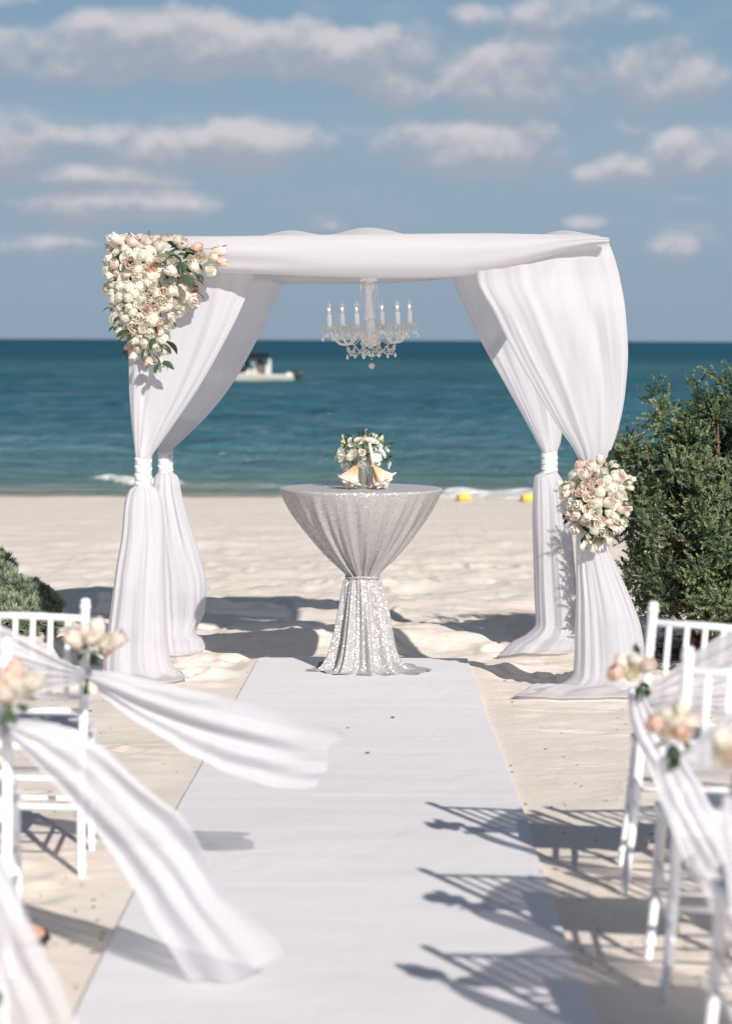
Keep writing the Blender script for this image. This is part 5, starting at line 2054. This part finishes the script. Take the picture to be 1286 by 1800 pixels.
    bark = simple('reddish_bark', (.16, .075, .045), .85, var=.3, vscale=30, bump=.6, bscale=60)
    rr = random.Random(3)
    k = 0
    for (px, py, r, dz) in big:
        if r < 28:
            continue
        k += 1
        mb = MB()
        A = Vector(base) + Vector((rr.uniform(-.12, .12), rr.uniform(-.1, .1), -.05))
        B = Vector(at(px, py, Yc + dz)) + Vector((rr.uniform(-.05, .05), rr.uniform(-.1, -.0), r / ppm(Yc) * .6))
        mid = (A + B) / 2 + Vector((rr.uniform(-.1, .1), -.05, -.06))
        pts = [A * (1 - t) ** 2 + mid * 2 * t * (1 - t) + B * t * t for t in np.linspace(0, 1, 9)]
        mb.tube(pts, [.020 * (1 - .8 * t) + .002 for t in np.linspace(0, 1, 9)], 7)
        for q in range(4):
            p = pts[rr.randrange(3, 8)]
            e = p + Vector((rr.uniform(-.25, .25), rr.uniform(-.25, .1), rr.uniform(.1, .3)))
            mb.tube([p, (p + e) / 2 + Vector((0, 0, -.02)), e], [.006, .004, .002], 5)
        obj('branch', mb.mesh('branch', True, tuple(base)), bark, root)
    # dark brown flecks strewn on the sand beneath it
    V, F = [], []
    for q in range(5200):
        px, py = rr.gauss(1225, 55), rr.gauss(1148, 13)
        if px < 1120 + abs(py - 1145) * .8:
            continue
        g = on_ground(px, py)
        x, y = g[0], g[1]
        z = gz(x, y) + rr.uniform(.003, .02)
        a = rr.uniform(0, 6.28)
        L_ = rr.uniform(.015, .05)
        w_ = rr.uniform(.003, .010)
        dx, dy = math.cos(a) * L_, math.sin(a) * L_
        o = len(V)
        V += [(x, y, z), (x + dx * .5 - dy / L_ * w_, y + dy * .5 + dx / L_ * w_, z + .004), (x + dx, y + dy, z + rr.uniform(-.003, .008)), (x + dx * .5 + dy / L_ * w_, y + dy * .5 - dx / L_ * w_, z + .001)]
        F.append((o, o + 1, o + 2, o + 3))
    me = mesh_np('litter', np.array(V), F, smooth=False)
    tag(obj('dark_flecks', me, simple('fleck_brown', (.075, .06, .045), .9, var=.5, vscale=9)), 'dark brown flecks strewn on the sand beneath the big bush', 'leaf litter', kind='stuff')


def build_left_bush():
    Yc = 16.4
    base0 = at(20, 1100, Yc)
    base = np.array([base0[0], Yc, gz(base0[0], Yc)])
    root = thing('sea_lavender_bush', base, 'low grey-green rosette-leaved shrub behind the chair at the left edge', 'bush')
    lob = [(-10, 1050, 60, 0), (30, 1060, 48, -.1), (62, 1062, 34, 0), (85, 1070, 24, -.05), (0, 1000, 26, .2), (-40, 1000, 50, .2), (10, 1095, 50, -.3), (60, 1098, 40, -.2), (88, 1100, 22, -.1), (-60, 1060, 70, 0), (48, 1042, 22, .15), (95, 1095, 14, 0)]
    rs = np.random.RandomState(12)
    w = np.array([l[2] ** 2 for l in lob], float)
    w /= w.sum()
    C, D, N, L, W, T = [], [], [], [], [], []
    for i in rs.choice(len(lob), 1500, p=w):
        px, py, r, dz = lob[i]
        v = rs.normal(size=3)
        v[2] = abs(v[2]) * .9 + .1 if rs.rand() < .8 else v[2]
        v /= np.linalg.norm(v)
        c = at(px, py, Yc + dz) + v * (r / ppm(Yc)) * rs.uniform(.75, 1.0)
        if c[2] < gz(c[0], c[1]) + .02:
            continue
        ax = v + np.array([0, 0, .6])
        ax /= np.linalg.norm(ax)
        a = np.cross(ax, [1, .1, 0])
        a /= np.linalg.norm(a)
        b = np.cross(ax, a)
        tn = np.clip(rs.normal(.6, .2), 0, 1)
        for j in range(22):
            an = j * 2.399
            op = .15 + .95 * (1 - j / 22)
            d = (a * math.cos(an) + b * math.sin(an)) * op + ax * (1.1 - .6 * op) + rs.normal(size=3) * .06
            C.append(c - ax * .02 * (1 - j / 22))
            D.append(d)
            N.append(np.cross(d, ax) + 1e-4)
            L.append(rs.uniform(.045, .068))
            W.append(rs.uniform(.009, .013))
            T.append(np.clip(tn + rs.normal(0, .08), 0, 1))
    me = leaves_mesh('rosettes', np.array(C), np.array(D), np.array(N), np.array(L), np.array(W), np.array(T), base)
    m = leaf_mat('sea_lavender_leaf', (0.10, 0.15, 0.115), (0.40, 0.46, 0.31), .6, .25, usecol=True)
    o = obj('foliage', me, m, root)
    o['kind'] = 'stuff'
    mb = MB()
    rr = random.Random(5)
    for (px, py, r, dz) in lob:
        A = Vector(base) + Vector((rr.uniform(-.1, .1), rr.uniform(-.1, .1), -.03))
        B = Vector(at(px, py, Yc + dz))
        mb = MB()
        mb.tube([A, (A + B) / 2 + Vector((0, 0, -.04)), B], [.016, .012, .006], 6)
        obj('branch', mb.mesh('branch', True, tuple(base)), bpy.data.materials['reddish_bark'], root)


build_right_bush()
build_left_bush()


# ------------------------------------------------------------------ boat and buoys
def build_boat():
    Y = 177.0
    s = ppm(Y)
    w0 = at(440, 672, Y)
    O = Vector((w0[0], Y, SEA_Z))
    root = thing('motor_boat', O, 'cream motor boat with a dark sun top afloat on the sea at left', 'boat')
    X = lambda px: (px - 440) / s
    Zp = lambda py: at(440, py, Y)[2] - SEA_Z
    MH = simple('cream_hull', (.66, .63, .56), .35, var=.05)
    MD = simple('navy_canvas', (.010, .018, .028), .9, spec=.1)
    # hull: stations from stern (right) to bow (left)
    st = [(516, .95, .42), (500, 1.05, .42), (470, 1.10, .45), (440, 1.10, .50), (410, 1.0, .58), (385, .72, .70), (368, .35, .82), (358, .03, .90)]
    V, F = [], []
    for (px, hb, fz) in st:
        x = X(px)
        for (q, z) in ((-1, fz), (-.92, fz * .45), (-.6, -.08), (0, -.22), (.6, -.08), (.92, fz * .45), (1, fz)):
            V.append((x, q * hb, z))
    n = 7
    for i in range(len(st) - 1):
        for j in range(n - 1):
            F.append((i * n + j, i * n + j + 1, (i + 1) * n + j + 1, (i + 1) * n + j))
        F.append((i * n, (i + 1) * n, (i + 1) * n + 6, i * n + 6))
    F.append((0, 6, 5, 4, 3, 2, 1))
    mb = MB()
    mb.add(V, F)
    obj('hull', mb.mesh('hull', True, auto=40), MH, root)
    mb = MB()
    for q in (-1, 1):
        mb.tube([(X(px), q * hb, fz + .02) for px, hb, fz in st], .07, 8)
    obj('gunwale', mb.mesh('gunwale'), MH, root)
    mb = MB()
    mb.box((X(508), 0, .52), (.5, 1.5, .34), None, .12)
    obj('stern_seat', mb.mesh('seat', False), simple('cream_vinyl', (.72, .69, .62), .5), root)
    mb = MB()
    mb.box((X(471), .1, .85), (.42, .7, .80), None, .12)
    mb.box((X(474), .1, 1.45), (.15, .4, .5), Matrix.Rotation(rad(-14), 3, 'Y'), .06)
    obj('console', mb.mesh('console', False), simple('white_gelcoat', (.74, .74, .74), .3), root)
    mb = MB()
    mb.box(((X(448)), 0, Zp(648)), (.10, .9, 1.1), Matrix.Rotation(rad(-24), 3, 'Y'), .03)
    obj('windscreen', mb.mesh('screen', False), bpy.data.materials['white_gelcoat'], root)
    mb = MB()
    V, F = [], []
    for i in range(9):
        t = i / 8
        px = 424 + (472 - 424) * t
        for j, q in enumerate((-1, -.6, 0, .6, 1)):
            V.append((X(px), q * .95, Zp(631 - 3 * t) + .10 * math.sin(math.pi * t) - .10 * q * q))
    for (a) in range(8):
        for j in range(4):
            F.append((a * 5 + j, a * 5 + j + 1, (a + 1) * 5 + j + 1, (a + 1) * 5 + j))
    o2 = len(V)
    V2 = [(x, y, z + .28) for x, y, z in V]
    F2 = [tuple(i + o2 for i in f[::-1]) for f in F]
    ring = [i * 5 for i in range(9)] + [40 + j for j in range(1, 5)] + [i * 5 + 4 for i in range(7, -1, -1)] + [3, 2, 1]
    F3 = [(a, b, b + o2, a + o2) for a, b in zip(ring, ring[1:] + ring[:1])]
    mb.add(V + V2, F + F2 + F3)
    obj('sun_top', mb.mesh('top', False), MD, root)
    for (xa, xb) in ((426, 432), (470, 474), (452, 440)):
        for q in (-.9, .9):
            mb = MB()
            mb.tube([(X(xa), q, Zp(630)), (X(xb), q, .5)], .035, 6)
            obj('top_pole', mb.mesh('pole'), simple('pole_steel', (.25, .27, .3), .35, .8), root)
    mb = MB()
    mb.box((X(430), 0, 1.15), (.5, 1.1, .9), None, .1)  # dark block filling the space below the front of the sun top
    obj('dark_block', mb.mesh('cover', False), MD, root)
    mb = MB()
    mb.box((X(437), .1, .70), (.9, 1.1, .45), None, .14)
    obj('bow_seat', mb.mesh('seat', False), bpy.data.materials['cream_vinyl'], root)
    en = thing('outboard_motor', (X(523), 0, 0), None, None)
    en.parent = root
    mb = MB()
    mb.box((0, 0, .60), (.60, .5, .62), Matrix.Rotation(rad(8), 3, 'Y'), .14)
    mb.box((.02, 0, .05), (.16, .2, .8), Matrix.Rotation(rad(8), 3, 'Y'), .04)
    obj('cowling', mb.mesh('cowl', False), simple('dark_cowling', (.035, .04, .045), .35), en)
    mb = MB()
    mb.box((.12, 0, .72), (.32, .42, .20), Matrix.Rotation(rad(8), 3, 'Y'), .05)
    obj('cowling_band', mb.mesh('band', False), simple('pinkish_band', (.34, .28, .28), .4), en)
    # a seated figure by the screen
    pr = thing('person', O + Vector((X(457), .1, .15)), 'person in a dark reddish top standing under the boat sun top', 'person')
    mb = MB()
    mb.tube([(0, 0, .0), (0, 0, .45), (.02, 0, .85), (.02, 0, 1.15), (.02, 0, 1.38), (.02, 0, 1.45)], [.14, .16, .15, .21, .16, .07], 10, sq=.7)
    mb.tube([(.02, -.2, 1.32), (-.05, -.28, 1.05), (-.25, -.25, .95)], [.06, .05, .04], 8)
    mb.tube([(.02, .2, 1.32), (-.05, .28, 1.05), (-.25, .25, .95)], [.06, .05, .04], 8)
    obj('body', mb.mesh('body'), simple('reddish_shirt', (.20, .12, .10), .8), pr)
    mb = MB()
    mb.ball((.02, 0, 1.56), .11, 10, 8, 1.15)
    obj('head', mb.mesh('head'), simple('tan_skin', (.40, .22, .14), .6), pr)


def build_buoys():
    m = simple('yellow_float', (.80, .50, .07), .45, var=.08)
    for (px, py, r, lab) in ((816, 873, 12, 'yellow mooring float at the tide line right of the table'), (928, 876, 13, 'yellow mooring float at the tide line half hidden by a rear curtain')):
        g = at(px, py + 4, 44.6)
        z = gz(g[0], 44.6)
        rr = .080
        root = thing('yellow_float', (g[0], 44.6, z), lab, 'float', 'yellow floats on the shore')
        mb = MB()
        rot = Matrix.Rotation(rad(90), 3, 'Y')
        mb.lathe([(.03, -.115), (.060, -.105), (rr, -.07), (rr, .07), (.060, .105), (.03, .115)], (0, 0, rr * .8), 18, rot)
        obj('drum', mb.mesh('drum', True, auto=40), m, root)
        mb = MB()
        mb.lathe([(.03, -.145), (.045, -.14), (.045, -.112), (.03, -.110)], (0, 0, rr * .8), 14, rot)
        obj('end_cap', mb.mesh('cap', True, auto=40), simple('float_dark_cap', (.10, .075, .03), .7), root)  # plain dark brown cap on one end of the drum


build_boat()
build_buoys()


# ------------------------------------------------------------------ sandal and small litter
def build_small():
    p = on_ground(87, 1662)
    z = gz(p[0], p[1])
    root = thing('sandal', (p[0], p[1], z + .022), 'tan sandal with a black edge half hidden behind the sash tail at left', 'sandal')
    root.rotation_euler = (rad(34), rad(-8), rad(-30))

    def outline(k, n=40):
        out = []
        for i in range(n):
            a = 2 * math.pi * i / n
            x = -.115 + .115 * math.cos(a)
            w = .038 + .010 * (1 - math.cos(a)) * .5
            out.append((x * 1.0, w * math.sin(a) * k, 0))
        return out

    def slab(z0, z1, k, grow_):
        P = outline(k)
        V = [((x + .115) * grow_ - .115, y * grow_, z0) for x, y, _ in P] + [((x + .115) * grow_ - .115, y * grow_, z1) for x, y, _ in P]
        n = len(P)
        F = [(i, (i + 1) % n, n + (i + 1) % n, n + i) for i in range(n)] + [tuple(range(n - 1, -1, -1)), tuple(range(n, 2 * n))]
        m = MB()
        m.add(V, F)
        return m
    obj('sole', slab(0, .020, 1.0, 1.04).mesh('sole', False), simple('black_rubber', (.02, .018, .022), .6), root)
    obj('footbed', slab(.0205, .026, 1.0, .95).mesh('bed', False), simple('tan_leather', (.62, .36, .22), .55, var=.1), root)
    mb = MB()
    mb.tube([(-.14, -.045, .02), (-.13, -.03, .045), (-.12, 0, .058), (-.13, .03, .045), (-.14, .045, .02)], [.006] * 5, 8)
    obj('strap', mb.mesh('strap'), bpy.data.materials['black_rubber'], root)
    # dry bits lying on the runner
    brown = simple('dry_leaf', (.16, .10, .06), .9)
    for (px, py, s_, lab) in ((690, 1268, .013, 'small brown dry leaf on the runner right of its middle'), (611, 1286, .008, 'tiny dark seed on the middle of the runner'),
                              (646, 1331, .012, 'thin grey-brown leaf flake on the runner, nearest of the three'), (749, 1160, .030, 'dark pebble at the far edge of the runner right of the table')):
        g = on_ground(px, py)
        V = []
        mb = MB()
        mb.ball((0, 0, s_ * .25), s_, 8, 5, .28)
        me = mb.mesh('bit')
        me.transform(Matrix.Diagonal((1.0, .55, 1.0, 1)))
        o = obj('dry_leaf' if s_ != .030 else 'pebble', me, brown if s_ != .030 else simple('dark_stone', (.05, .045, .04), .8), None, (g[0], g[1], -SLOPE * g[1] + .018 if s_ != .030 else gz(g[0], g[1] + .05) + .004), (0, 0, R_.uniform(0, 3)))
        if s_ == .030:
            o.location.y += .06
        tag(o, lab, 'leaf' if s_ != .030 else 'pebble')
    # twigs, weed and shell grit strewn over the beach
    rr = random.Random(8)
    V, F = [], []
    for q in range(620):
        py = 1130 + (rr.random() ** .8) * 620 if rr.random() < .8 else rr.uniform(1040, 1200)
        px = rr.uniform(-40, 1326)
        g = on_ground(px, py)
        x, y = g[0], g[1]
        xl, xr = carpet_edges(y)
        if xl - .02 < x < xr + .02 and y < CARPET_FAR + .05:
            continue
        z = float(ground_z_prints(np.array([x]), np.array([y]))[0]) + .002
        a = rr.uniform(0, 6.28)
        L_ = rr.uniform(.003, .014) * (1.8 if rr.random() < .1 else 1)
        w_ = rr.uniform(.0015, .004)
        ca, sa = math.cos(a), math.sin(a)
        o = len(V)
        for (u_, v_, h_) in ((-1, 0, 0), (0, -1, 0), (1, 0, .001), (0, 1, 0), (0, 0, 1)):
            V.append((x + ca * u_ * L_ - sa * v_ * w_, y + sa * u_ * L_ + ca * v_ * w_, z + h_ * rr.uniform(.002, .006)))
        F += [(o, o + 1, o + 4), (o + 1, o + 2, o + 4), (o + 2, o + 3, o + 4), (o + 3, o, o + 4)]
    me = mesh_np('debris', np.array(V), F, smooth=False)
    tag(obj('beach_debris', me, simple('weed_bits', (.13, .095, .06), .9, var=.6, vscale=5)), 'scattered twigs and weed bits strewn over the sand', 'debris', kind='stuff')


build_small()
for o in list(bpy.data.objects):
    for k in ('label', 'category', 'group'):
        if k in o.keys() and not o[k]:
            del o[k]
